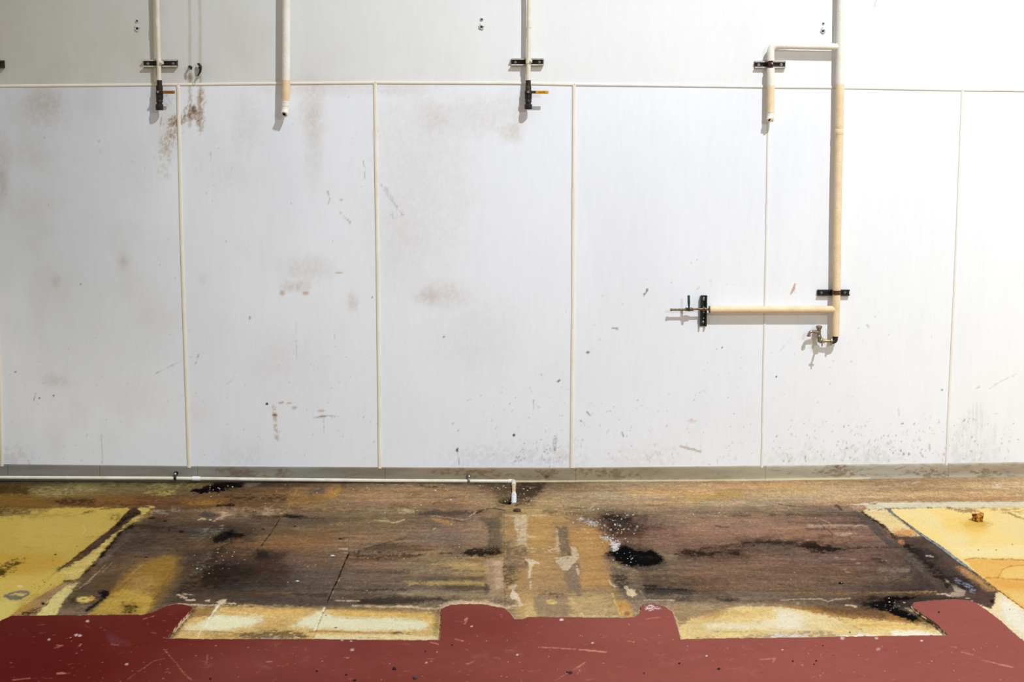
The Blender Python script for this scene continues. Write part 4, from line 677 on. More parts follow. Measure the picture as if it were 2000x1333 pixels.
# ---------------- right lane
P('#5a4e46', [(1665, 1000), (1690, 1004), (1745, 1060), (1752, 1068), (1736, 1068), (1700, 1034)], soft=2.2, a=.85, warp=1.5); L('#9c7a4a', [(1674, 1018), (1700, 1040), (1728, 1064)], w=.8, a=.6, nz=.2); L('#3a2e26', [(1632, 988), (1645, 996)], w=1.8, a=.7, warp=2)
P('#c9a07a', [(1662, 990), (1700, 985), (1700, 992), (1668, 996)], soft=2.5, a=.7, warp=3); P('#a87a50', [(1672, 996), (1690, 990), (1696, 998), (1684, 1000)], soft=2.5, a=.6)
P('#e6cc88', [(1678, 1001), (1690, 997), (1732, 997), (1790, 1040), (1800, 1048), (1745, 1048), (1716, 1020), (1700, 1010)], soft=2, a=1, warp=1.5, rough=.5); P('#c8853c', [(1740, 1036), (1784, 1034), (1796, 1046), (1750, 1050)], soft=4, a=.8, warp=2); P('#ead8a8', [(1690, 986), (1735, 984), (1735, 998), (1700, 1000)], soft=2.5, a=.75, warp=3, nz=.2)
L('#1c1512', [(1684, 1001), (1700, 1012), (1722, 1026), (1736, 1038), (1754, 1053)], w=1.6, a=.9, warp=2.5, soft=1.2); P('#17121a', [(1738, 1041), (1746, 1046), (1758, 1053), (1752, 1058), (1742, 1050)], soft=1.6, a=.9, warp=2)
P('#5c4a40', [(1744, 1048), (1800, 1047), (1850, 1085), (1880, 1110), (1930, 1145), (1950, 1160), (1945, 1180), (1935, 1186), (1905, 1176), (1840, 1160), (1790, 1110), (1760, 1070)], soft=3, a=.85, warp=2); E('#d88c4a', 1761, 1059, 6, 4.5, 40, a=.9, soft=.4)
P('#100e12', [(1764, 1064), (1778, 1066), (1800, 1078), (1812, 1092), (1826, 1108), (1850, 1122), (1862, 1138), (1850, 1146), (1832, 1136), (1812, 1112), (1786, 1085), (1768, 1074)], soft=3, a=.82, warp=5, nz=.18, ns=11)
P('#352f2a', [(1780, 1075), (1810, 1072), (1840, 1090), (1830, 1096), (1800, 1094)], soft=4, a=.7, warp=4); P('#74706a', [(1775, 1080), (1795, 1095), (1806, 1110), (1800, 1116), (1785, 1104), (1770, 1090)], soft=4, a=.6, warp=4, nz=.3, ns=8); L('#d0c0a0', [(1808, 1086), (1815, 1086.5), (1822, 1088)], w=1.6, a=.85)
P('#3a3230', [(1830, 1105), (1900, 1128), (1920, 1150), (1900, 1160), (1850, 1140)], soft=5, a=.6, warp=4); P('#2a2628', [(1862, 1128), (1880, 1130), (1900, 1145), (1905, 1155), (1880, 1152), (1866, 1142)], soft=3, a=.8, warp=4)
for i in range(26):
    g = random.Random(900+i); t = g.random(); x = 1860+t*40+g.uniform(-6, 6); y = 1130+t*22+g.uniform(-4, 5)
    L('#9ea4b8', [(x, y), (x+g.uniform(4, 11), y+g.uniform(.5, 3))], w=.6, a=.6)
P('#5a4034', [(1895, 1160), (1945, 1160), (1944, 1180), (1935, 1187), (1905, 1178)], soft=4, a=.7, warp=3); E('#17100c', 1938, 1175, 5, 4, a=.8); P('#b09a7e', [(1842, 1127), (1852, 1140), (1870, 1148), (1884, 1155), (1886, 1164), (1874, 1168), (1856, 1166), (1846, 1163), (1866, 1158), (1860, 1146)], soft=1.3, a=.95, warp=2.4); L('#d8c4a4', [(1830, 1161), (1845, 1160), (1856, 1165)], w=1.2, a=.85); E('#c8aa90', 1890, 1169, 5, 1.6, a=.8); E('#c8aa90', 1898, 1175, 3, 1.8, a=.7)
P('#c9924e', [(1868, 1108), (1884, 1110), (1948, 1156), (1930, 1154), (1890, 1128)], soft=5, a=.8, warp=2); L('#4c4038', [(1790, 1115), (1815, 1138), (1838, 1158)], w=1, a=.7, z=-.002)
P('#3c342e', [(1822, 1163), (1870, 1170), (1900, 1178), (1860, 1173), (1800, 1176), (1790, 1172)], soft=3, a=.6)
P('#efd9a2', [(1944, 1160), (1955, 1157), (2010, 1196), (2300, 1400), (2200, 1400), (2005, 1258), (1970, 1230), (1935, 1206), (1905, 1180), (1935, 1189), (1944, 1180)], soft=1.8, a=1, warp=1.2, rough=.5); P('#efe9d2', [(1960, 1168), (2005, 1200), (2300, 1400), (2230, 1400), (1985, 1232), (1955, 1200)], soft=7, a=.9); L('#f4e4bc', [(1910, 1182), (1940, 1205), (1975, 1232), (2010, 1256)], w=2, a=.7); L('#6a6052', [(1912, 1185), (1945, 1208), (1960, 1222), (1985, 1240)], w=.8, a=.7, nz=.3, ns=6)
# ---------------- right yellow sheet
YR = [(1740, 995), (1800, 992), (2000, 990), (3500, 985), (3500, 2200), (2300, 1430), (2002, 1192), (1953, 1156), (1916, 1128), (1874, 1098), (1835, 1068), (1790, 1038), (1750, 1008)]
P('#efd48c', YR, soft=1.2, warp=.8, a=1, rough=.45)
P('#ead89e', [(1750, 997), (1800, 995), (1850, 1010), (1840, 1040), (1790, 1020)], soft=8, a=.7); P('#eeca6e', [(1830, 1000), (1890, 1010), (1930, 1030), (1900, 1060), (1850, 1040)], soft=12, a=.6, warp=5); P('#e6bc5a', [(1880, 1020), (1925, 1018), (1930, 1040), (1890, 1048)], soft=8, a=.6); P('#f0dfa6', [(1860, 1068), (2000, 1066), (2200, 1070), (2200, 1090), (1880, 1090)], soft=5, a=.8, warp=4); P('#ecdca8', [(1840, 1040), (1900, 1045), (1880, 1070), (1850, 1066)], soft=9, a=.6)
P('#e6d4a0', [(1940, 1005), (2000, 1010), (2200, 1020), (2200, 1040), (1990, 1060), (1950, 1030)], soft=8, a=.5)
P('#8a7058', [(1850, 993), (1910, 994), (1905, 1004), (1880, 1001), (1858, 996)], soft=2.5, a=.8, warp=3); P('#a08a60', [(1910, 994), (2000, 993), (2200, 994), (2200, 1005), (2000, 1004), (1960, 1000)], soft=3, a=.7, warp=4, nz=.3); L('#7a6440', [(1970, 1002), (1985, 1010), (2000, 1014)], w=1.4, a=.6, warp=2)
P('#e4aa50', [(1884, 1093), (1915, 1091), (1975, 1093), (2010, 1094), (2300, 1096), (2300, 1430), (2002, 1192), (1953, 1156), (1905, 1118)], soft=1.6, a=.75, warp=2); L('#b9783a', [(1885, 1094), (1898, 1091), (1918, 1091), (1945, 1093), (1975, 1093), (2010, 1095)], w=.8, a=.8, soft=1.2)
P('#ecc878', [(1953, 1120), (1960, 1110), (1980, 1105), (2010, 1104), (2100, 1106), (2100, 1134), (2000, 1133), (1960, 1130)], soft=2, a=.75, warp=2); L('#b8783c', [(2010, 1104), (1975, 1106), (1958, 1113), (1952, 1124), (1948, 1131)], w=1, a=.8, soft=1.2); L('#b8783c', [(1925, 1130), (1950, 1129), (1975, 1132), (2005, 1134)], w=.9, a=.75, soft=1.3, warp=2); P('#e0a04c', [(1930, 1132), (2010, 1138), (2010, 1150), (1965, 1150)], soft=5, a=.6)
P('#efcf80', [(1965, 1155), (2010, 1160), (2010, 1190), (1980, 1172)], soft=5, a=.6); E('#c8a040', 1909, 1024, 26, 6, a=.5, soft=.7)
for x, y in [(1911, 1075), (1945.6, 1075), (1977, 1064), (1972, 1191)]: E('#5a4424', x, y, 1.3, 1.1, a=.85, warp=.1)
# cream strip at its back edge
P('#d9cfae', [(1655, 986), (1700, 982), (1800, 981), (2000, 980), (3500, 976), (3500, 988), (2000, 991), (1800, 992.5), (1735, 993), (1700, 989)], soft=1, a=.95, warp=1, rough=.5); L('#cdb98e', [(1700, 981.5), (1820, 981), (2000, 980)], w=.8, a=.7); P('#8b8f98', [(1765, 993), (1790, 993), (1788, 996), (1766, 995)], soft=1.2, a=.7, warp=1.5, nz=.3, ns=4); L('#3a3020', [(1812, 992), (1820, 992.5)], w=1, a=.9); L('#5a4030', [(1850, 991.5), (1856, 992)], w=1, a=.9); L('#4a3826', [(1698, 985), (1712, 984.6)], w=.9, a=.8)
P('#b07a48', [(1745, 973), (1900, 970), (2000, 974), (2000, 979), (1750, 980)], soft=3, a=.45, nz=.3); P('#e0d4c0', [(1938, 946), (1950, 946), (1955, 953), (1940, 953)], soft=2, a=.7, warp=3, nz=.2, ns=6); L('#dcc09a', [(1782, 945), (1790, 942), (1796, 942)], w=1, a=.6)
# ---------------- dirt around the hole and the lying pipe; white crumbs; painted shade at the wall foot
P('#2e241a', [(1003, 942), (1065, 943), (1058, 960), (1040, 978), (1010, 988), (1004, 984)], soft=5, a=.75, warp=5, nz=.12, ns=10); P('#2e261c', [(930, 945), (1000, 944), (996, 975), (975, 978)], soft=8, a=.45, nz=.3, warp=6)
fc.specks('#d9ccb4', [(985, 944), (1050, 945), (1045, 985), (985, 985)], 34, (.6, 1.7), (.5, .9), .7, seed=41)
fc.specks('#cbbba0', [(300, 945), (1990, 940), (1990, 990), (300, 990)], 120, (.5, 1.4), (.3, .8), .6, seed=42)
fc.specks('#d8d2cc', [(1110, 990), (1240, 1000), (1250, 1050), (1200, 1070), (1130, 1060)], 70, (.6, 2.6), (.4, .9), .6, seed=43)
fc.specks('#c8bcae', [(360, 1000), (1700, 1000), (1800, 1160), (380, 1170)], 110, (.4, 1.2), (.3, .7), .6, seed=44)
fc.specks('#a8a6aa', [(385, 1090), (450, 1050), (470, 1100), (410, 1140), (380, 1140)], 24, (.6, 2.0), (.3, .7), .7, seed=45)
P('#c8c2c0', [(1150, 1012), (1140, 1022), (1160, 1026), (1172, 1022)], soft=2, a=.5, nz=.45, ns=4); P('#dcd8d8', [(1192, 1058), (1210, 1062), (1206, 1074), (1198, 1078)], soft=1.6, a=.85, nz=.25, ns=5, warp=3); P('#c8c4c4', [(1170, 1048), (1192, 1048), (1192, 1058), (1175, 1054)], soft=2, a=.6, nz=.4, ns=5); P('#b8b0ac', [(1128, 1011), (1142, 1013), (1140, 1017), (1130, 1016)], soft=1.6, a=.6, nz=.2, ns=5)
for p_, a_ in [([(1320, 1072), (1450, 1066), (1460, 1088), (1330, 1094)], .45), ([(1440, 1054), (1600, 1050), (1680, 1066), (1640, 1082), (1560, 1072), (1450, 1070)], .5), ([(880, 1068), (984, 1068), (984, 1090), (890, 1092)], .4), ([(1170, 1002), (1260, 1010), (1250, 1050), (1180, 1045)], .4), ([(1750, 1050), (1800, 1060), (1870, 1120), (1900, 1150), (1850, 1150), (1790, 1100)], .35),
               ([(400, 1030), (500, 1034), (490, 1064), (400, 1062)], .5), ([(370, 1075), (560, 1075), (560, 1150), (350, 1170)], .35), ([(255, 1012), (330, 1010), (300, 1060), (200, 1110), (210, 1070)], .35), ([(1240, 1110), (1420, 1140), (1430, 1180), (1260, 1176)], .28), ([(1690, 1160), (1800, 1162), (1800, 1210), (1720, 1200)], .35), ([(960, 944), (1060, 944), (1040, 990), (970, 990)], .35), ([(-200, 940), (960, 940), (960, 948), (-200, 948)], .5)]:  # last strip is shadow painted along the wall foot and low pipe
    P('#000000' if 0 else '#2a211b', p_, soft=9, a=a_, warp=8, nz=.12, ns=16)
P('#a8885c', [(985, 1008), (1105, 1008), (1155, 1040), (1185, 1110), (1240, 1208), (1030, 1208), (985, 1150)], soft=5, warp=3, a=.28, nz=.2)
# ---------------- worn dusty bloom and grit over the boards
yel = np.zeros(U.shape, np.float32)
for yp in (YL, YR):
    bb = (V > 985) & (V < 1300); t_ = np.zeros(U.shape, np.float32); t_[bb] = (sd_poly(U[bb].astype(np.float32), V[bb].astype(np.float32), yp) < 0); yel = np.maximum(yel, t_)
brown = 1-yel; g_ = fc.C.mean(-1, keepdims=True); fc.C = fc.C*(1-.14*brown[..., None])+g_*.14*brown[..., None]
pale = ss(.30, .55, fc.C.mean(-1)); n = .16*fbm(X*14, Y*26, 4, 141)+.24*fbm(X*120, Y*66, 2, 143)+.12*fbm(X*3, Y*22, 3, 147); fc.C *= np.exp(n*(.25+.75*brown)*(1-.62*pale))[..., None]
# ---------------- red resin coat
L('#2a1c14', [(381, 1191), (363, 1212), (348, 1232), (336, 1246)], w=2.6, soft=1.6, a=.8, warp=2, nz=.25, ns=4)
P('#7a6046', [(378, 1190), (386, 1192), (362, 1222), (345, 1248), (330, 1252)], soft=2, a=.5, warp=2.5, nz=.3, ns=4)
L('#140c0a', [(1778, 1184), (1789, 1198), (1806, 1210), (1830, 1228), (1847, 1242)], w=1.7, soft=1.2, a=.9, warp=1.5)
L('#f0d9bc', [(866, 1196), (864, 1225), (861, 1250)], w=2.2, soft=1.3, a=.8, warp=2, nz=.2, ns=4); L('#6a5238', [(863, 1196), (861, 1230)], w=.8, a=.7, warp=1.5, nz=.3, ns=4)
L('#e8cdb0', [(1310, 1196), (1317, 1212), (1327, 1250)], w=1.8, soft=1.2, a=.85, warp=1.8, nz=.15, ns=4)
RED = [(-1500, 2200), (-1500, 2195), (-100, 1288), (0, 1216), (22, 1206), (60, 1205.5), (150, 1205), (250, 1204), (278, 1204), (300, 1199), (318, 1190), (335, 1184), (356, 1183), (374, 1188), (377, 1190), (370, 1199), (355, 1215), (340, 1233), (326, 1250), (400, 1251.5), (610, 1251.5), (700, 1253), (858, 1254), (860, 1225), (862, 1193), (880, 1185), (905, 1183), (945, 1184), (968, 1188), (985, 1191), (995, 1200), (1005, 1212), (1020, 1213.5), (1032, 1208.5), (1090, 1208.5), (1150, 1209.5), (1210, 1210), (1240, 1209), (1252, 1200), (1250, 1189), (1258, 1184), (1280, 1183.5), (1300, 1188), (1313, 1198), (1320, 1214), (1330, 1252), (1430, 1250), (1550, 1248.5), (1650, 1247), (1725, 1245.5), (1851, 1244), (1841, 1234), (1832, 1225), (1808, 1207), (1790, 1195), (1782, 1185), (1784, 1180.5), (1805, 1177.5), (1827, 1175.5), (1865, 1173.5), (1887, 1175), (1907, 1181), (1925, 1194), (1955, 1216), (1977, 1238), (2000, 1256), (2300, 1460), (3600, 2400)]
sdR = fc.U*0+500.; b = (slice(0, len(YF)), slice(0, len(XG)))
band = V > 1150
sdR[band] = sd_poly(U[band].astype(np.float32), V[band].astype(np.float32), RED)
sdR = sdR+1.1*fbm(U/9, V/5, 4, 97)
# pale torn rim just outside the coat
m = (1-ss(.5, 2.2, np.abs(sdR-1.2)))*ss(-.1, .35, fbm(U/14, V/9, 3, 101)+.1)*(V > 1170); m3 = (m*.75)[..., None]
fc.C[:] = fc.C*(1-m3)+(lin('#d8bf9c')/floor_lum(U, V))*m3
redm = ss(.8, -.8, sdR)
lit_ramp = ss(60, 1420, U+420*fbm(X*.9, Y*1.2, 4, 203)); RC = (RED_ALB*(1-lit_ramp[..., None])+RED_LIT*lit_ramp[..., None])*np.exp(.07*fbm(X*3, Y*5, 4, 103)+.06*fbm(X*30, Y*30, 4, 105))[..., None]  # coat painted brighter to the right, light gradient held in its colour
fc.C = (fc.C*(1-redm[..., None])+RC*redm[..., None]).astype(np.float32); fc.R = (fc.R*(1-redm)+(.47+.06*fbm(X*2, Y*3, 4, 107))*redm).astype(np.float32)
fc.lum = None
def scr(p, w=.7, a=.5, c='#c07868', nz=.12): L(c, p, w=w, a=a, soft=.8, warp=.8, nz=nz, ns=7)
for p, w, a in [([(1052, 1268), (1090, 1270), (1125, 1272)], .8, .7), ([(1133, 1273), (1160, 1275), (1184, 1278)], 1.4, .85), ([(1143, 1298), (1128, 1308)], .8, .6), ([(890, 1252), (905, 1256)], .9, .8), ([(840, 1258), (856, 1262)], .8, .7), ([(1262, 1213), (1290, 1209)], 1, .6), ([(1225, 1256), (1238, 1258)], 1, .6),
                ([(1485, 1292), (1515, 1290), (1510, 1296)], 1.4, .5), ([(1858, 1267), (1868, 1268)], 1, .6), ([(1878, 1277), (1900, 1283)], 1, .5), ([(1915, 1292), (1945, 1300), (1980, 1308)], .9, .6), ([(1955, 1302), (1975, 1307)], 1.3, .6), ([(320, 1272), (345, 1300), (358, 1318), (375, 1333)], .8, .5), ([(405, 1283), (403, 1302)], .8, .45), ([(110, 1268), (118, 1266)], 1, .5),
                ([(112, 1264), (123, 1265)], .9, .6), ([(155, 1265), (158, 1263)], 1.4, .7), ([(112, 1320), (128, 1319)], 1.6, .7), ([(25, 1332), (60, 1329)], .8, .5), ([(908, 1215), (912, 1211)], 2, .75), ([(908, 1222), (912, 1214)], 1.2, .6), ([(978, 1204), (979, 1209)], .8, .6), ([(912, 1301), (922, 1298)], 1.6, .4), ([(1085, 1333), (1140, 1300)], .7, .35), ([(835, 1290), (850, 1292)], .7, .3),
                ([(250, 1330), (300, 1295), (320, 1290)], .6, .3), ([(280, 1213), (300, 1207)], .8, .5), ([(672, 1289), (680, 1289)], 1, .6), ([(522, 1297), (530, 1296)], 1.6, .6), ([(218, 1262), (232, 1264)], .9, .4)]: scr(p, w, a, nz=0 if w > 1 else .1)
for i in range(420):
    g = random.Random(2000+i); x = g.uniform(-20, 2020); y = g.uniform(1195, 1345); an = g.uniform(-.5, .5); l = g.uniform(2, 16)*g.random()
    if sd_poly(np.array([x]), np.array([y]), RED)[0] > -5: continue
    scr([(x, y), (x+l*math.cos(an), y+l*math.sin(an))], g.uniform(.3, .6), g.uniform(.08, .32))
spR = [(0, 1222), (330, 1260), (860, 1262), (1000, 1225), (1240, 1222), (1340, 1262), (1850, 1255), (2000, 1262), (2000, 1345), (0, 1345)]
fc.specks('#c8988e', spR, 170, (.5, 1.5), (.3, .8), .7, seed=51); fc.specks('#4a1412', spR, 150, (.5, 1.2), (.4, .8), .8, seed=52)
for x, y, r, a in [(171, 1216.5, 3, .8), (149, 1244, 3, .8), (156, 1245.5, 3, .8), (96, 1253, 2.6, .7), (138, 1249, 1.5, .8), (248, 1301, 3, .6), (1097, 1214, 3.4, .9), (1157, 1260, 2.2, .8), (688, 1273, 3.5, .6), (668, 1254, 2.4, .6), (686, 1256, 2, .5), (1800, 1255, 2, .9), (1010, 1283, 2, .8), (1380, 1285, 1.8, .8), (1528, 1273, 1.8, .7), (1712, 1250, 3, .6), (1645, 1250, 4, .6), (833, 1298, 2.4, .6), (922, 1227, 2, .8), (1715, 1272, 4, .35)]:
    E('#d8bcb8', x, y, r, r*.7, a=a, soft=.5, warp=.4, ns=4)
P('#d4c8c4', [(1260, 1188), (1272, 1186), (1288, 1192), (1275, 1195), (1262, 1194)], soft=1.6, a=.8, warp=3, nz=.35, ns=4)
for p in ([(210, 1240), (255, 1262), (215, 1262)],): P('#8a6474', p, soft=5, a=.12)
for i in range(12):
    g = random.Random(3000+i); x = g.uniform(0, 2000); y = g.uniform(1262, 1330); P('#a87a78', [(x, y), (x+g.uniform(10, 40), y-4), (x+g.uniform(10, 30), y+5)], soft=5, a=.14, nz=.3, ns=9, warp=4)
fc.lum = floor_lum
# the hole by the wall
hole = ss(1.15, .8, np.sqrt(((U-992)/17)**2+((V-978.5)/6.5)**2)+.12*fbm(U/5, V/3, 3, 111)); fc.C = fc.C*(1-.96*hole[..., None]*np.ones(3))
fc.C = np.clip(fc.C, .004, .92)
fc.R = np.clip(fc.R, .25, .9)
if CAL: fc.C[:] = .4; fc.R[:] = .9
fine = ss(-3.9, -3.4, Y)*ss(3.9, 3.5, np.abs(X))
rel = (.0016*fbm(X*9, Y*18, 5, 121)+.0008*fbm(X*40, Y*60, 3, 125))*ss(0, 3, sdR)*fine
Zf = Z0+rel+fc.Z*fine-.055*hole
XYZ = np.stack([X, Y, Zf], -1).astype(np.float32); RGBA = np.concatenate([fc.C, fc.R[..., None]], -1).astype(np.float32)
XYZr = XYZ.copy(); XYZr[..., 2] = Z0+.007+.0006*fbm(X*2, Y*2, 3, 131)
Q = quad_ids(len(YF), len(XG))[..., ::1]
Uc = (U[1:, 1:]+U[:-1, :-1])/2; Vc = (V[1:, 1:]+V[:-1, :-1])/2; sdc = (sdR[1:, 1:]+sdR[:-1, :-1])/2; yc = (Y[1:, 1:]+Y[:-1, :-1])/2
floor = empty('floor', kind='structure')
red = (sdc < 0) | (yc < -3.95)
lab = np.full(Uc.shape, 1)
def inpoly(p): return sd_poly(Uc.astype(np.float32), Vc.astype(np.float32), p) < 0
seamR = [(1726, 990), (1750, 1008), (1790, 1038), (1835, 1068), (1874, 1098), (1916, 1128), (1953, 1156), (2003, 1192), (2300, 1430)]
lab[:] = 2                                                        # brown centre-left
lab[inpoly([(682, 1000), (680, 1081), (609, 1252), (600, 1300), (985, 1300), (985, 1000)])] = 3
lab[inpoly([(984, 1007), (1106, 1007), (1150, 1010), (1182, 1080), (1245, 1188), (1245, 1260), (1000, 1260), (984, 1150)])] = 4
lab[inpoly([(1106, 1007), (1150, 1010), (1182, 1080), (1245, 1188), (1245, 1300), (1900, 1300), (1835, 1160), (1738, 1068), (1666, 1000), (1400, 990)])] = 5
lab[inpoly([(1738, 1068), (1666, 1000), (1680, 990), (1726, 988)]+seamR[1:]+[(2300, 1500), (1900, 1300), (1835, 1160)])] = 6
lab[inpoly([(1726, 990), (3600, 986), (3600, 2400), (2300, 1430)]+seamR[::-1][1:])] = 7
lab[inpoly([(-1600, 985), (251, 991), (253, 996), (225, 1026.5), (180, 1062.5), (135, 1097.5), (110, 1117), (20, 1206), (-100, 1290), (-1600, 2300)])] = 8
lab[(Vc < 1000) & (lab != 6) & (lab != 7) & (lab != 8)] = 1       # back band
lab[inpoly([(1690, 981), (2000, 979.5), (3600, 975), (3600, 988), (2000, 991), (1735, 993.5)])] = 9
gap = np.zeros(Uc.shape, bool)
for ln, w_ in [([(680, 1082), (669, 1108), (660, 1130), (648, 1155), (639, 1178)], .75), (seamR, 1.0), ([(546, 1013), (530, 1040), (508, 1068)], .5), ([(252, 997), (225, 1027), (180, 1063)], .6)]:
    bb = (Vc > min(p[1] for p in ln)-3) & (Vc < max(p[1] for p in ln)+3); q = np.full(Uc.shape, 9.); q[bb] = sd_line(Uc[bb].astype(np.float32), Vc[bb].astype(np.float32), ln); gap |= q < w_
names = {1: 'floor_board', 2: 'floor_board', 3: 'floor_board', 4: 'worn_lane', 5: 'floor_board', 6: 'edge_lane', 7: 'yellow_sheet', 8: 'yellow_sheet', 9: 'cream_strip'}
for k_ in range(1, 10):
    m = (lab == k_) & ~red & ~gap
    if k_ == 9: m = (lab == k_) & ~red
    grid_piece(names[k_], XYZ, RGBA, Q[m], M['board'], floor, skirt=(0, 0, -.012))
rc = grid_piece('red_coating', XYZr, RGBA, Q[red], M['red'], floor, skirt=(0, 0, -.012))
bm = bmesh.new(); bmesh.ops.create_cube(bm, size=1, matrix=Matrix.Translation((0, -4.1, -.16)) @ Matrix.Diagonal((15, 8.35, .2, 1)))
obj('floor_slab', bm, M['slab'], floor, smooth=False)
# ================================================================== THINGS
def frame(d):
    d = d.normalized(); a = Vector((0, 0, 1)) if abs(d.z) < .9 else Vector((1, 0, 0))
    x = d.cross(a).normalized(); return x, d.cross(x).normalized()
def tube(bm, pts, r, n=20, caps=(True, True), mi=0, jitter=0):
    """swept round bar; r = number or list"""
    pts = [Vector(p) for p in pts]; rr = r if isinstance(r, (list, tuple)) else [r]*len(pts)
    x, y = frame(pts[1]-pts[0]); rings = []
    for i, p in enumerate(pts):
        d = (pts[min(i+1, len(pts)-1)]-pts[max(i-1, 0)]).normalized()
        x = (x-d*x.dot(d)).normalized(); y = d.cross(x)
        rings.append([bm.verts.new(p+(x*math.cos(t)+y*math.sin(t))*rr[i]*(1+jitter*random.uniform(-1, 1))) for t in [2*math.pi*k/n for k in range(n)]])
    for a, b in zip(rings[:-1], rings[1:]):
        for k in range(n):
            f = bm.faces.new((a[k], a[(k+1) % n], b[(k+1) % n], b[k])); f.material_index = mi
    if caps[0]: bm.faces.new(rings[0]).material_index = mi
    if caps[1]: bm.faces.new(rings[-1]).material_index = mi
    return rings
def bend(a, c, b, R, n=8):
    a, c, b = Vector(a), Vector(c), Vector(b); u = (a-c).normalized(); v = (b-c).normalized()
    p0 = c+u*R; p1 = c+v*R; out = []
    for i in range(n+1):
        t = i/n; out.append(p0*(1-t)**2+c*2*t*(1-t)+p1*t*t)
    return out
def box(bm, lo, hi, mi=0, bevel=.0):
    lo, hi = Vector(lo), Vector(hi); c = (lo+hi)/2; s = hi-lo
    r = bmesh.ops.create_cube(bm, size=1, matrix=Matrix.Translation(c) @ Matrix.Diagonal((s.x, s.y, s.z, 1)))
    fs = set(f for v in r['verts'] for f in v.link_faces)
    for f in fs: f.material_index = mi
    if bevel: 
        g = bmesh.ops.bevel(bm, geom=list(set(e for v in r['verts'] for e in v.link_edges)), offset=bevel, segments=2, affect='EDGES')
        for f in g['faces']: f.material_index = mi
def lathe(bm, a, d, prof, n=24, mi=0):
    """prof = [(distance along d, radius)...]"""
    return tube(bm, [Vector(a)+Vector(d).normalized()*t for t, _ in prof], [max(r, 1e-4) for _, r in prof], n, mi=mi)
def lathe_fix(bm, a, d, prof, n=24, mi=0):
    x, y = frame(Vector(d)); d = Vector(d).normalized(); rings = []
    for t, r in prof: rings.append([bm.verts.new(Vector(a)+d*t+(x*math.cos(q)+y*math.sin(q))*max(r, 1e-4)) for q in [2*math.pi*k/n for k in range(n)]])
    for p, q in zip(rings[:-1], rings[1:]):
        for k in range(n): bm.faces.new((p[k], p[(k+1) % n], q[(k+1) % n], q[k])).material_index = mi
    bm.faces.new(rings[0]).material_index = mi; bm.faces.new(rings[-1]).material_index = mi
NB = bmesh.new
MM = .00323                                             # metres per photograph pixel at the wall

def channel_bracket(label, u0, u1, v0, v1, mo, mi_, vertical=False, group='channel brackets holding the wall pipes', bolts=True, D=.031):
    c = PW((u0+u1)/2, (v0+v1)/2, 0); t = empty('pipe_bracket', label, 'bracket', group, loc=c)
    A = PW(u0, v1, D); B = PW(u1, v0, D); x0, x1, z0, z1 = A.x, B.x, A.z, B.z; w = .0026; lip = .0085
    bm = NB(); box(bm, (x0, -.0075, z0), (x1, -.003, z1), 1)
    if not vertical:
        box(bm, (x0, -D, z1-w), (x1, -.003, z1)); box(bm, (x0, -D, z0), (x1, -.003, z0+w))
        box(bm, (x0, -D, z1-lip), (x1, -D+w, z1-w)); box(bm, (x0, -D, z0+w), (x1, -D+w, z0+lip))
        box(bm, (x0, -D+w, z1-lip), (x1, -D+.009, z1-lip+w)); box(bm, (x0, -D+w, z0+lip-w), (x1, -D+.009, z0+lip))
    else:
        box(bm, (x1-w, -D, z0), (x1, -.003, z1)); box(bm, (x0, -D, z0), (x0+w, -.003, z1))
        box(bm, (x1-lip, -D, z0), (x1-w, -D+w, z1)); box(bm, (x0+w, -D, z0), (x0+lip, -D+w, z1))
        box(bm, (x1-lip, -D+w, z0), (x1-lip+w, -D+.009, z1)); box(bm, (x0+lip-w, -D+w, z0), (x0+lip, -D+.009, z1))
    obj('channel', bm, [mo, mi_], t, smooth=False)
    if bolts:
        for s in (.13, .87):
            p = Vector((x0+(x1-x0)*s, -.0075, (z0+z1)/2)) if not vertical else Vector(((x0+x1)/2, -.0075, z0+(z1-z0)*s))
            bm = NB(); lathe_fix(bm, p, (0, -1, 0), [(0, .009), (.002, .009), (.002, .0055), (.006, .0055), (.007, .004)], 12)
            obj('bolt', bm, M['zinc'], t)
    return t
def clamp(t, p0, d, r, m, mb, wid=.03, knob=(1, 0), kn=.008):
    """two half straps round a pipe with a bolt, child of bracket t"""
    bm = NB(); d = Vector(d).normalized()
    lathe_fix(bm, Vector(p0)-d*wid/2, d, [(0, r*1.0), (0, r+.003), (wid, r+.003), (wid, r*1.0)], 24)
    c = obj('pipe_clamp', bm, m, t)
    q = Vector(p0)+Vector((knob[0]*(r+.002), -.012, knob[1]))
    bm = NB(); box(bm, q+Vector((-.005, -.004, -wid*.35)), q+Vector((.007, .03, wid*.35)), 0, .001)
    obj('clamp_ear', bm, m, t)
    bm = NB(); lathe_fix(bm, q+Vector((0, -.004, 0)), (0, -1, 0), [(0, kn*.8), (.004, kn), (.009, kn*.9), (.011, kn*.4)], 6); obj('bolt', bm, mb, t)

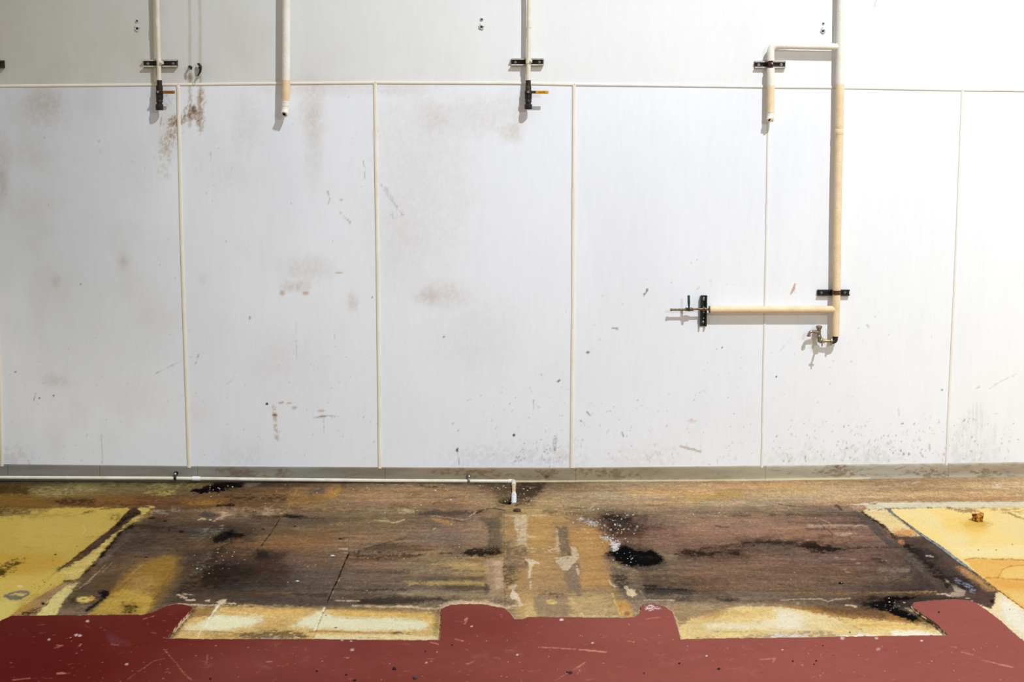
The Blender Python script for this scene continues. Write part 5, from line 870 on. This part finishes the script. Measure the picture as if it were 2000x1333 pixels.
# ---- thin pipes with lever valves
def dropper(u, label, vlabel, blabel, s, bx, by, grip, body_m, nut_m, gx, cap_v):
    top, mid, bot = u
    t = empty('water_pipe', label, 'pipe', 'thin white pipes coming down the wall', loc=PW(bot, 100, 0))
    bm = NB(); tube(bm, [PW(top-1.6, -60, s), PW(top, 2, s), PW(mid, 70, s), PW(bot, 161, s)], .0138, 24); obj('pipe', bm, M['white_pipe'], t)
    bm = NB(); a = PW(top+.3, 38, s); lathe_fix(bm, a, (0, 0, -1), [(0, .0138), (0, .0155), (.05, .0155), (.05, .0138)]); obj('coupling', bm, M['white_pipe'], t)
    v = empty('ball_valve', vlabel, 'valve', 'lever valves closing the thin pipes', loc=PW(bot, 185, s))
    def ring(v0, v1, prof, name, m, n=24):
        a = PW(bot, v0, s); L_ = a.z-PW(bot, v1, s).z
        bm = NB(); lathe_fix(bm, a, (0, 0, -1), [(t_*L_, r_*MM) for t_, r_ in prof], n); return obj(name, bm, m, v)
    ring(157, 170, [(0, 4.2), (0, 4.9), (.5, 5.0), (1, 4.9)], 'nipple', M['iron'])
    ring(167, 177, [(0, 5.2), (.08, 6.6), (.8, 6.7), (1, 6.0)], 'hex_nut', nut_m, 6)
    ring(176, 196, [(0, 5.6), (.1, 6.9), (.3, 7.2), (.6, 6.8), (.8, 6.9), (1, 5.6)], 'valve_body', body_m)
    ring(194, 205, [(0, 5.6), (.1, 6.2), (.55, 6.3), (.6, 5.2), (1, 5.0)], 'tail_piece', body_m)
    ring(203.5, cap_v, [(0, 5.6), (.05, 7.2), (.25, 7.4), (.9, 7.2), (1, 6.4)], 'end_cap', M['iron'], 20)
    p = PW(bot, 180, s); bm = NB(); lathe_fix(bm, p+Vector((0, -.015, 0)), (0, -1, 0), [(0, .009), (.012, .009), (.012, .006), (.020, .006), (.020, .0085), (.026, .008)], 12)
    stem = obj('stem', bm, M['zinc'], v)
    sl = s+.029; bm = NB(); a = PW(bot-4, 183, sl); b = PW(gx[0]+3, 177.5, sl); box(bm, (a.x, -sl-.0015, a.z), (b.x, -sl+.0015, b.z), 0, .0006); lev = obj('lever', bm, body_m, v)
    bm = NB(); a = PW(gx[0], 183.3, sl); b = PW(gx[1], 177.2, sl); box(bm, (a.x, -sl-.005, a.z), (b.x, -sl+.004, b.z), 0, .0028); g = obj('grip', bm, grip, lev)
    bm = NB(); w_ = (b.x-a.x)
    for i, (q, h) in enumerate([(0, .8), (.11, 1), (.2, .8), (.31, 1), (.42, .7), (.53, 1), (.63, .8), (.74, 1)]):
        x = a.x+w_*(.24+.62*q); zc_ = (a.z+b.z)/2; box(bm, (x, -sl-.0056, zc_-.0028*h), (x+w_*.042, -sl-.0048, zc_+.0028*h))
    obj('lettering', bm, M['print'], lev, smooth=False)
    B = channel_bracket(blabel, bx[0], bx[1], by[0], by[1], M['channel'], M['channel_in'])
    clamp(B, PW(bot+.2, (by[0]+by[1])/2-1, s), (0, 0, 1), .0142, M['white_pipe'], M['white_pipe'], .026, (1, 0))
    return t
dropper((307.0, 308.6, 311.3), 'thin white pipe ending in a black valve with rusty orange lever, far left', 'black ball valve with a grimy rust-orange lever at far left', 'grey channel bracket behind the leftmost thin white pipe', .053, (279, 345), (116.5, 131), M['ochre'], M['iron'], M['iron'], (318.5, 341.5), 215.5)
dropper((1033.5, 1033, 1031.8), 'thin white pipe ending in a black valve with bright yellow lever, mid wall', 'black ball valve with a clean bright yellow lever, mid wall', 'grey channel bracket behind the thin white pipe in the middle of the wall', .053, (998.5, 1062), (114, 128), M['yellow'], M['iron'], mat('olive_iron', '#5a5a40', .5, metal=.3, noise=(60, .2), col2='#35301f'), (1046, 1071.5), 213.5)
channel_bracket('dark channel bracket end cut off by the left edge of the picture', -34, 6, 118, 132.5, M['channel_in'], M['channel_in'], bolts=False)

# ---- the second, thicker pipe with a broken open end
s2 = .055; t = empty('insulated_pipe', 'thick white pipe with a beige lower wrap and open broken end', 'pipe', loc=PW(558, 100, 0))
R2 = .0255
def wavy(pts, r, n, amp=.012):
    out = [pts[0].lerp(pts[1], i/n) for i in range(n+1)]; return out, [r*(1+amp*math.sin(i*2.1)*math.cos(i*.7)) for i in range(n+1)]
p, r = wavy([PW(559.8, -60, s2), PW(558.6, 158, s2)], R2*.97, 24); bm = NB(); tube(bm, p, r, 28, jitter=.004); obj('white_jacket', bm, M['jacket_white'], t)
p, r = wavy([PW(558.6, 156.5, s2), PW(558.2, 197, s2)], R2*1.01, 8); bm = NB(); tube(bm, p, r, 28, jitter=.004); obj('beige_jacket', bm, M['jacket_beige'], t, label='beige painted lower length')
def open_end(t, c, d, R, rin, pre, m=M['jacket_white']):
    """mouth: torn ring of jacket with a dark bore; pre = points leading in"""
    d = Vector(d).normalized(); bm = NB(); pts = [Vector(q) for q in pre]+[Vector(c)]
    rg = tube(bm, pts, [R]*len(pts), 26, caps=(False, False), jitter=.01)
    x, y = frame(d); last = rg[-1]; n = len(last); C0 = Vector(c)
    for i, v in enumerate(last): v.co += d*.004*math.sin(i*1.9)+d*.003*random.uniform(-1, 1)
    inner = [bm.verts.new(C0+(v.co-C0).normalized()*rin*(1+.18*math.sin(i*1.3+1)) - d*.001) for i, v in enumerate(last)]
    deep = [bm.verts.new(v.co-d*.03) for v in inner]
    for k in range(n):
        bm.faces.new((last[k], last[(k+1) % n], inner[(k+1) % n], inner[k])).material_index = 0
        bm.faces.new((inner[k], inner[(k+1) % n], deep[(k+1) % n], deep[k])).material_index = 1
    bm.faces.new(deep).material_index = 1
    return obj('broken_end', bm, [m, M['void']], t)
p, r = wavy([PW(558.2, 196, s2), PW(557.8, 208, s2)], R2*.98, 6, .03); bm = NB(); tube(bm, p, r, 26, jitter=.015); obj('tape_wrap', bm, M['jacket_white'], t)
c = PW(554.8, 223.5, s2+.022); pre = bend(PW(557.8, 205, s2), PW(557.4, 221, s2), c, .022, 5)[:-1]
open_end(t, c, (-.35, -1, -.35), .0235, .0115, [PW(557.8, 206, s2), PW(557.4, 213, s2+.001), PW(556.6, 219, s2+.009)])

# ---- the big insulated pipe run on the right
s4 = .048
T4 = empty('insulated_pipe', 'tall beige and white insulated pipe run with two side branches, right', 'pipe', loc=PW(1636, 400, 0))
p, r = wavy([PW(1644, -60, s4), PW(1640.6, 165, s4)], .0258, 22); bm = NB(); tube(bm, p, r, 30, jitter=.003); obj('white_riser', bm, M['jacket_white'], T4)
pts = [PW(u, v, s4) for u, v in ((1640.6, 164), (1639.3, 255), (1639.2, 259), (1637, 350), (1635.4, 450), (1634.2, 560), (1632.8, 605), (1631.6, 657))]
q = []; rr = []
for i, (a, b) in enumerate(zip(pts[:-1], pts[1:])):
    for j in range(8): q.append(a.lerp(b, j/8)); rr.append(.0262*(1-.011*i)*(1+.012*math.sin(len(q)*1.7))+(.0022 if 256 < 164+0 else 0))
q.append(pts[-1]); rr.append(.0226); bm = NB(); tube(bm, q, rr, 30, jitter=.004); obj('beige_riser', bm, M['jacket_beige'], T4, label='beige lower riser')
bm = NB(); a = PW(1639.3, 252, s4); lathe_fix(bm, a, (-.01, 0, -1), [(0, .0255), (.004, .0275), (.03, .0280), (.036, .0255)], 28); obj('jacket_seam', bm, M['jacket_beige'], T4)
# upper branch and its drop
sb = s4; el = PW(1504, 88.5, sb)
path = [PW(1639, 91.5, sb), PW(1600, 90.8, sb), PW(1560, 90, sb)]+bend(PW(1530, 89, sb), PW(1505, 88.3, sb), PW(1505.3, 116, sb), .050, 10)+[PW(1505.5, 119, sb)]
bm = NB(); tube(bm, path[:3]+[path[3]], .0205, 28, jitter=.005); obj('upper_branch', bm, M['jacket_white'], T4)
bm = NB(); tube(bm, [path[2].lerp(path[3], .45)]+path[3:], [.0215]+[.0228]*(len(path)-3), 28, jitter=.004); obj('elbow', bm, M['jacket_white'], T4)
p, r = wavy([PW(1505.4, 133, sb), PW(1505.6, 168, sb)], .0238, 8); bm = NB(); tube(bm, p, r, 28, jitter=.004); obj('white_drop', bm, M['jacket_white'], T4)
p, r = wavy([PW(1505.6, 167, sb), PW(1504.9, 220, sb)], .0240, 10); bm = NB(); tube(bm, p, r, 28, jitter=.004); obj('beige_drop', bm, M['jacket_beige'], T4)
open_end(T4, PW(1504.2, 235, sb+.012), (.25, -.8, -.65), .0225, .0125, [PW(1504.9, 219, sb), PW(1504.7, 226, sb), PW(1504.4, 231, sb+.004)])
bm = NB(); a = PW(1504.8, 237, sb+.02); tube(bm, [a, a+Vector((.006, -.004, .012)), a+Vector((.016, -.003, .022)), a+Vector((.02, .004, .024))], [.004, .007, .006, .003], 10, jitter=.2); obj('torn_flap', bm, M['jacket_beige'], T4)
bm = NB(); tube(bm, [PW(1505.4, 117, sb), PW(1505.4, 135, sb)], .013, 18); obj('bare_pipe', bm, M['rust'], T4)
B = channel_bracket('black channel bracket high on the wall holding the short drop with open end', 1474.5, 1535, 119, 133, M['channel'], M['channel_in'], D=.024)  # pale outer material puts the lit look of the lips into colour
clamp(B, PW(1505.4, 125, sb), (0, 0, 1), .0150, M['rust'], M['zinc'], .022, (.25, 0), .007)
B = channel_bracket('black channel bracket low on the tall insulated pipe', 1597, 1660, 566.5, 578, M['green'], M['green'], D=.024)
clamp(B, PW(1633.6, 571.5, s4), (0, 0, 1), .0252, M['rust'], M['rust'], .026, (.12, -.004), .011)
bm = NB(); tube(bm, [PW(1636, 571, s4+.026), PW(1641, 572, s4+.022)], .002, 8); obj('screw', bm, M['zinc'], B)
# lower branch
p, r = wavy([PW(1630, 604.8, s4), PW(1384.5, 605.2, s4)], .0228, 40, .008); bm = NB(); tube(bm, p, r, 28, jitter=.004); obj('lower_branch', bm, M['jacket_beige'], T4, label='beige lower side branch')
bm = NB(); lathe_fix(bm, PW(1386.5, 605.2, s4), (-1, 0, 0), [(0, .0225), (0, .0240), (.006, .0240), (.007, .009)], 24); obj('end_collar', bm, M['rust'], T4)
sc = s4
bm = NB(); tube(bm, [PW(1388, 604.8, sc), PW(1368, 604, sc), PW(1352, 604.2, sc)], .0065, 16); tube(bm, [PW(1339, 605, sc), PW(1309.5, 605.2, sc)], .0068, 16); lathe_fix(bm, PW(1313, 605.2, sc), (-1, 0, 0), [(0, .007), (0, .0088), (.013, .0088), (.013, .0068)], 16); lathe_fix(bm, PW(1379, 604.4, sc), (-1, 0, 0), [(0, .0065), (.0, .0105), (.02, .0108), (.024, .0065)], 16)
obj('copper_tail', bm, M['copper'], T4)
v = empty('ball_valve', 'small brass valve with an upright teal lever on the copper tail pipe', 'valve', loc=PW(1345, 605, sc))
bm = NB(); lathe_fix(bm, PW(1354.5, 604.6, sc), (-1, 0, 0), [(0, .006), (0, .010), (.008, .011), (.010, .0095), (.016, .0125), (.032, .0130), (.040, .010), (.042, .0115), (.052, .011), (.054, .007)], 16); obj('valve_body', bm, M['copper'], v)
bm = NB(); lathe_fix(bm, PW(1345.5, 604, sc)+Vector((0, -.01, 0)), (0, -1, 0), [(0, .006), (.014, .006), (.014, .008), (.019, .007)], 8); obj('stem', bm, M['iron'], v)
sl = sc+.027; a = PW(1345.5, 605, sl); b = PW(1345, 577, sl); bm = NB()
tube(bm, [a, a.lerp(b, .15), a.lerp(b, .3)], [.005, .0055, .006], 8); tube(bm, [a.lerp(b, .25), a.lerp(b, .4), a.lerp(b, .95), b], [.0062, .0082, .0080, .0055], 14); obj('lever', bm, M['teal'], v)
B = channel_bracket('short upright black channel bracket at the end of the lower branch', 1368, 1381.5, 578, 638, M['green'], M['green'], True, D=.03)
for z_, k_ in ((583, 3.2), (587.5, 1.2), (600, 1.5), (611, 1.6), (622, 2.2), (630, 2.8)):
    bm = NB(); lathe_fix(bm, PW(1374.5, z_, .010), (0, -1, 0), [(0, k_*MM*.9), (.003, k_*MM*.8), (.004, k_*MM*.4)], 10); obj('rivet', bm, M['zinc'], B)
clamp(B, PW(1375, 604.4, sc), (1, 0, 0), .0105, M['copper'], M['copper'], .018, (0, .006), .006)
# bottom elbow of the riser, and the tap
bm = NB(); e0, e1, e2 = PW(1631.6, 655, s4), PW(1632, 667.5, s4), PW(1618, 667.5, s4)
tube(bm, [e0]+bend(e0, e1, e2, .020, 8)+[PW(1622, 667.3, s4)], .0155, 20); lathe_fix(bm, PW(1631.6, 657, s4), (0, 0, -1), [(0, .0165), (0, .0180), (.012, .0180), (.012, .0155)], 20); obj('iron_elbow', bm, M['iron'], T4)
F = empty('tap', 'nickel garden tap with curved spout below the tall insulated pipe', 'tap', loc=PW(1600, 665, s4))
bm = NB(); lathe_fix(bm, PW(1625, 667, s4), (-1, 0, 0), [(0, .010), (0, .0180), (.004, .0255), (.009, .0255), (.012, .013)], 24); obj('flange', bm, M['nickel'], F)
bm = NB(); tube(bm, [PW(1622, 666.8, s4), PW(1606, 665.6, s4)], .0105, 18); obj('supply_pipe', bm, mat('dull_brass', '#b9a782', .4, metal=.6, noise=(50, .2), col2='#8f7b58'), F)
bm = NB(); lathe_fix(bm, PW(1607.5, 665.5, s4), (-1, 0, 0), [(0, .011), (0, .017), (.010, .0185), (.018, .0185), (.024, .015), (.032, .010)], 8); obj('hex_nut', bm, M['nickel'], F)
bm = NB(); tube(bm, [PW(1600, 668, s4), PW(1599.5, 655, s4), PW(1599.5, 643, s4)], [.0125, .0130, .0120], 18); lathe_fix(bm, PW(1599.5, 660, s4), (0, 0, 1), [(0, .010), (.002, .0165), (.010, .017), (.018, .0125)], 18); obj('tap_body', bm, M['nickel'], F)
bm = NB(); lathe_fix(bm, PW(1599.5, 644, s4), (0, 0, 1), [(0, .0125), (.002, .0165), (.012, .0165), (.013, .021), (.021, .020), (.026, .012)], 20); obj('bonnet', bm, M['nickel'], F)
sp0, sp1, sp2 = PW(1599, 649, s4), PW(1581.5, 647, s4+.012), PW(1579.5, 656.5, s4+.012)
bm = NB(); tube(bm, [sp0, PW(1592, 648.5, s4+.004)]+bend(PW(1592, 648.5, s4+.004), sp1, sp2, .022, 8)+[sp2], [.0115, .011]+[.0095]*9+[.0105], 18); lathe_fix(bm, sp2+Vector((0, 0, .004)), (0, 0, -1), [(0, .0105), (.0, .0125), (.008, .0125)], 18); obj('spout', bm, M['nickel'], F)
bm = NB(); a = PW(1601, 666, s4)+Vector((0, -.02, 0)); lathe_fix(bm, a, (0, -1, 0), [(0, .007), (.03, .007), (.03, .004), (.055, .004)], 12); box(bm, a+Vector((-.004, -.052, -.026)), a+Vector((.004, -.047, .018)), 0, .001); box(bm, a+Vector((-.016, -.052, -.005)), a+Vector((.016, -.047, .005)), 0, .001); obj('tap_key', bm, M['nickel'], F)

# ---- torn screw plugs and old hooks
for i, (u, v, r_, lab) in enumerate([(267.5, 41, 3.6, 'upper screw hole with torn white edge left of the leftmost pipe'), (267.5, 56, 5.6, 'lower and larger torn white screw hole left of the leftmost pipe'),
                               (940.5, 38, 3.2, 'upper screw hole left of the middle thin pipe'), (940, 53, 5.2, 'lower torn white screw hole left of the middle thin pipe'),
                               (1608, 46, 2.6, 'faint upper screw hole between the right pipe and its drop'), (1607, 61, 5.0, 'lower torn white screw hole beside the tall insulated pipe')]):
    t = empty('screw_hole', lab, 'hole', 'torn screw holes high on the wall', loc=PW(u, v, 0)); c = PW(u, v, .0015); bm = NB(); g = random.Random(60+i); n = 16; hr = r_*MM
    o_ = []; q_ = []; in_ = []
    for k in range(n):
        a = 2*math.pi*k/n; k1 = 1+.35*g.uniform(-1, 1); lobe = 1.35 if abs(math.sin(a)) > .8 and v > 50 else 1
        o_.append(bm.verts.new(c+Vector((math.cos(a)*hr*k1, .0012, math.sin(a)*hr*k1*lobe)))); q_.append(bm.verts.new(c+Vector((math.cos(a)*hr*.66, -.004-.003*g.random(), math.sin(a)*hr*.66)))); in_.append(bm.verts.new(c+Vector((math.cos(a)*hr*.45, -.001, math.sin(a)*hr*.4))))
    for k in range(n):
        j = (k+1) % n; bm.faces.new((o_[k], o_[j], q_[j], q_[k])); bm.faces.new((q_[k], q_[j], in_[j], in_[k]))
    obj('torn_rim', bm, M['plug'], t, smooth=False)
    bm = NB(); lathe_fix(bm, c+Vector((0, -.001, -.0*hr)), (0, -1, 0), [(0, hr*.36), (.0012, hr*.33)], 12); obj('bore', bm, M['void'], t)
t = empty('wall_hook', 'small grey hook stub above the brown stain, left of its pair', 'hook', 'old hooks above the brown wall stain', loc=PW(371, 132, 0))
bm = NB(); lathe_fix(bm, PW(371.5, 131, 0), (0, -1, 0), [(0, .012), (.006, .012), (.007, .006), (.025, .006)], 12); obj('plate', bm, M['zinc'], t)
bm = NB(); tube(bm, [PW(371, 131, .006), PW(370, 130, .04), PW(374, 132, .055), PW(373.5, 136, .05)], [.006, .007, .007, .004], 10, jitter=.1); obj('hook_arm', bm, M['channel_in'], t)
t = empty('wall_hook', 'twisted dark metal hook above the brown stain, right of its pair', 'hook', 'old hooks above the brown wall stain', loc=PW(390, 138, 0))
bm = NB(); tube(bm, [PW(386.5, 124.5, .02), PW(389, 126, .03), PW(391.5, 130, .034), PW(391.8, 135, .034), PW(391, 140, .03), PW(388.5, 145, .032), PW(386, 149, .036)], [.005, .008, .0095, .008, .0075, .006, .004], 10, jitter=.15); obj('hook_arm', bm, M['iron'], t)
bm = NB(); lathe_fix(bm, PW(391, 133, 0), (0, -1, 0), [(0, .009), (.034, .006)], 10); obj('post', bm, M['iron'], t)
bm = NB(); c = PW(384.8, 151, .037); tube(bm, [c+Vector((math.cos(a)*.008, 0, math.sin(a)*.011)) for a in [i*math.pi/6 for i in range(13)]], .002, 8); obj('eyelet', bm, M['zinc'], t)

# ---- low pipe lying along the foot of the wall
sl = .034; P_ = [(-420, 930), (-150, 932), (0, 933.4), (345, 935), (500, 937), (750, 939.6), (990, 940.6)]
t = empty('drain_pipe', 'long white plastic pipe lying low along the foot of the wall', 'pipe', loc=PW(500, 937, 0))
pts = [PW(u, v, sl) for u, v in P_]; E0 = PW(1003.5, 940.7, sl); r_ = .0118
bm = NB(); tube(bm, pts+[PW(994, 940.6, sl)], r_, 20); obj('pipe', bm, M['white_pvc'], t)
bm = NB(); tube(bm, [PW(376, 935.4, sl), PW(391, 935.6, sl)], .0148, 20); obj('coupling', bm, mat('clean_white_sleeve', '#f6f7fa', .4), t)
f1 = PF(1003.8, 967, E0.z+.004)
bm = NB(); tube(bm, [PW(993, 940.6, sl), PW(996, 940.6, sl)]+bend(PW(996, 940.6, sl), E0, f1, .022, 8)+[E0.lerp(f1, .3)], [.0145, .0148]+[.0145]*9+[.0142], 20); obj('elbow', bm, M['white_pvc'], t)
bm = NB(); tube(bm, [E0.lerp(f1, .22), E0.lerp(f1, .6), f1], .0122, 20); obj('short_pipe', bm, mat('yellowed_pvc', '#e2d0a4', .4, noise=(40, .15), col2='#b99a66'), t, label='yellowed short length running to the hole')
f2 = PF(1003.8, 986, -.012); bm = NB(); tube(bm, [E0.lerp(f1, .92), f1, f1.lerp(f2, .35), f1.lerp(f2, .8), f2], [.0142, .0158, .0164, .0162, .015], 20, jitter=.03); obj('sleeve', bm, mat('flaking_white', '#eceef2', .6, noise=(60, .15), col2='#b5b8bc', bump=(90, .7)), t)
for (u, v, lab, dark) in [(342.8, 933.5, 'green and zinc pipe clip on the low pipe at left', True), (915.8, 934, 'bright zinc pipe clip on the low pipe near its elbow', False)]:
    k_ = empty('pipe_clip', lab, 'clip', 'clips on the low pipe', loc=PW(u, v, 0)); c = PW(u, px_interp(P_, u), sl); h = .0125
    bm = NB(); tube(bm, [Vector((c.x, -.004, c.z+.034)), Vector((c.x, c.y+.006, c.z+.033)), Vector((c.x, c.y-.004, c.z+.022)), Vector((c.x, c.y-h, c.z+.010)), Vector((c.x, c.y-h-.001, c.z)), Vector((c.x, c.y-h+.002, c.z-.010))], [.006, .008, .009, .0085, .0085, .007], 10); obj('strap', bm, M['green'] if dark else M['zinc'], k_)
    bm = NB(); lathe_fix(bm, Vector((c.x, c.y+.0, c.z+.028)), (.1, -1, .25), [(0, .006), (.012, .006), (.012, .0085), (.018, .008), (.02, .004)], 6); obj('bolt', bm, M['zinc'], k_)
    bm = NB(); box(bm, Vector((c.x-.012, -.0165, c.z+.022)), Vector((c.x+.012, -.009, c.z+.040)), 0, .001); obj('back_plate', bm, M['green'] if dark else M['zinc'], k_)

# ---- loose bits on the floor
bm = NB(); c = PF(1010, 999, .0); lathe_fix(bm, c+Vector((0, 0, -.006)), (0, 0, 1), [(0, .020), (.004, .023), (.016, .022), (.020, .017), (.0205, .009)], 18); tag(obj('pipe_stub', bm, M['rust']), 'low rusty round stub on the floor in front of the white pipe end', 'stub')
def lump(c, r, seed, sub=2, sq=(1, 1, .8), amp=.35):
    g = random.Random(seed); bm = NB(); bmesh.ops.create_icosphere(bm, subdivisions=sub, radius=r)
    ph = [g.uniform(0, 6) for _ in range(6)]
    for v in bm.verts:
        n = v.co.normalized(); k_ = 1+amp*(math.sin(n.x*3+ph[0])*math.cos(n.y*4+ph[1])*.6+math.sin(n.z*5+ph[2])*.3+g.uniform(-.12, .12)*2)
        v.co = Vector((v.co.x*sq[0], v.co.y*sq[1], v.co.z*sq[2]))*k_+Vector(c)
    return bm
t = empty('foam_lump', 'crumpled amber lump of foam on the right yellow floor sheet', 'debris', loc=PF(1910, 1018, 0)); c = PF(1910, 1019, 0)
bm = lump(c+Vector((0, 0, .022)), .03, 5, 3, (1, 1, .85), .5); obj('crust', bm, M['foam'], t)
bm = lump(c+Vector((-.004, .004, .050)), .022, 8, 3, (1.5, .8, .5), .6); obj('pale_crest', bm, mat('pale_foam', '#e8cf94', .8, noise=(60, .15), col2='#a06a28', bump=(120, 1)), t, label='pale upper crest')
bm = lump(c+Vector((.016, .002, .036)), .014, 9, 2, (1.2, .8, 1.0), .6); obj('side_flake', bm, M['foam'], t)
for u, v, r_, lab, m_, nm, cat in [(649, 1086.5, .011, 'white flake of plaster left of the long floor seam', M['crumb'], 'plaster_flake', 'debris'), (581, 1136, .008, 'small bright white flake on the dark left boards', M['crumb'], 'plaster_flake', 'debris'), (1642, 1139, .011, 'shiny black pebble on the brown boards at right', mat('shiny_black', '#0b0a0a', .15), 'pebble', 'pebble')]:
    bm = lump(PF(u, v, r_*.45), r_, int(u), 2, (1.1, .8, .55), .3); tag(obj(nm, bm, m_), lab, cat)
for u, v, r_ in [(770.5, 1306, .0105), (811, 1324, .0115), (831, 1272, .005), (883, 1260, .0045), (619, 1311, .006), (676, 1318, .006), (693, 1329, .007), (1108, 1313, .005), (1114, 1314, .009), (1258, 1315, .005), (1327, 1296, .0055), (1404, 1306.5, .0075), (1548.5, 1291.5, .005), (1594.5, 1291, .0055), (1607.5, 1261, .004), (1834, 1196, .0065), (411, 1326, .006), (1590, 1298, .004)]:
    bm = lump(PF(u, v, .008+r_*.4), r_, int(u), 1, (1, .9, .6), .3); tag(obj('grit', bm, M['pebble']), {770.5: 'black grit lump on the red coating below the left cream board', 811: 'largest black grit lump on the red coating, near the bottom edge'}.get(u, 'tiny black grit speck lying on the red floor coating'), 'grit', 'black grit specks on the red coating')
def crumbs(name, spots, lab, m_, seed, h=0):
    g = random.Random(seed); bm = NB()
    for (u, v, su, sv, n) in spots:
        for _ in range(n):
            p = PF(u+g.gauss(0, su), max(948, v+g.gauss(0, sv)), h); r_ = g.uniform(.0013, .0042)*(1 if g.random() < .85 else 1.5)
            p.z += (rise(np.array(p.x), np.array(p.y))).item()+r_*.3
            bmesh.ops.create_icosphere(bm, subdivisions=1, radius=r_, matrix=Matrix.Translation(p) @ Matrix.Rotation(g.uniform(0, 3), 4, 'X') @ Matrix.Diagonal((1.3, 1, .6, 1)))
    tag(obj(name, bm, m_, smooth=False), lab, 'debris', kind='stuff')
crumbs('plaster_crumbs', [(1187, 1052, 5, 3, 26), (1200, 1062, 4, 4, 22), (1205, 1070, 3, 3, 14), (1160, 1026, 6, 2, 22), (1155, 994, 2, 2, 6), (1135, 1014, 4, 1, 8), (1180, 1024, 12, 8, 20), (1208, 1030, 8, 7, 16), (1222, 1090, 12, 8, 14), (1210, 1026, 3, 2, 6)], 'white plaster crumbs scattered round the black patch right of centre', M['crumb'], 3)
crumbs('pale_grit', [(1012, 965, 14, 12, 20), (975, 952, 22, 6, 14), (1380, 1000, 60, 12, 14), (420, 1090, 24, 16, 12), (1750, 1183, 18, 9, 7), (600, 960, 160, 12, 22), (870, 975, 120, 16, 20), (1300, 1020, 60, 20, 12), (1600, 990, 160, 25, 16), (425, 955, 20, 5, 12), (700, 1090, 200, 50, 20)], 'pale grit sprinkled thinly over the brown stained boards', mat('pale_grit', '#c9bca4', .8), 4)
# sealant bead along the right-hand seam
bm = NB(); ln = [(1731, 994), (1740, 1001), (1750, 1008), (1770, 1023), (1790, 1038), (1812, 1053), (1835, 1068), (1855, 1083), (1874, 1098), (1886, 1106), (1900, 1117), (1912, 1126)]
wd = [3, 4, 2.4, 2, 3, 4.2, 4.6, 4.6, 5, 3.6, 2.0, 1.2]; prev = None; g = random.Random(12)
for (a, b), (w0, w1) in zip(zip(ln[:-1], ln[1:]), zip(wd[:-1], wd[1:])):
    for j in range(9):
        t_ = j/9; u = a[0]+(b[0]-a[0])*t_; v = a[1]+(b[1]-a[1])*t_; w = (w0+(w1-w0)*t_)*.8
        l, r2 = PF(u-1.2+w*1.0+g.uniform(-1, 1)*1.0, v-w*.45+g.uniform(-.5, .5), .002), PF(u+.8-w*.5+g.uniform(-.6, .6), v+w*.55, .002); mdl = (l+r2)/2+Vector((0, 0, .006+g.uniform(-.002, .002)))
        row = [bm.verts.new(l), bm.verts.new(l.lerp(mdl, .6)+Vector((0, 0, .002))), bm.verts.new(mdl), bm.verts.new(r2)]
        if prev:
            for k_ in range(3): bm.faces.new((prev[k_], prev[k_+1], row[k_+1], row[k_]))
        prev = row
obj('sealant_bead', bm, M['sealant'], floor)
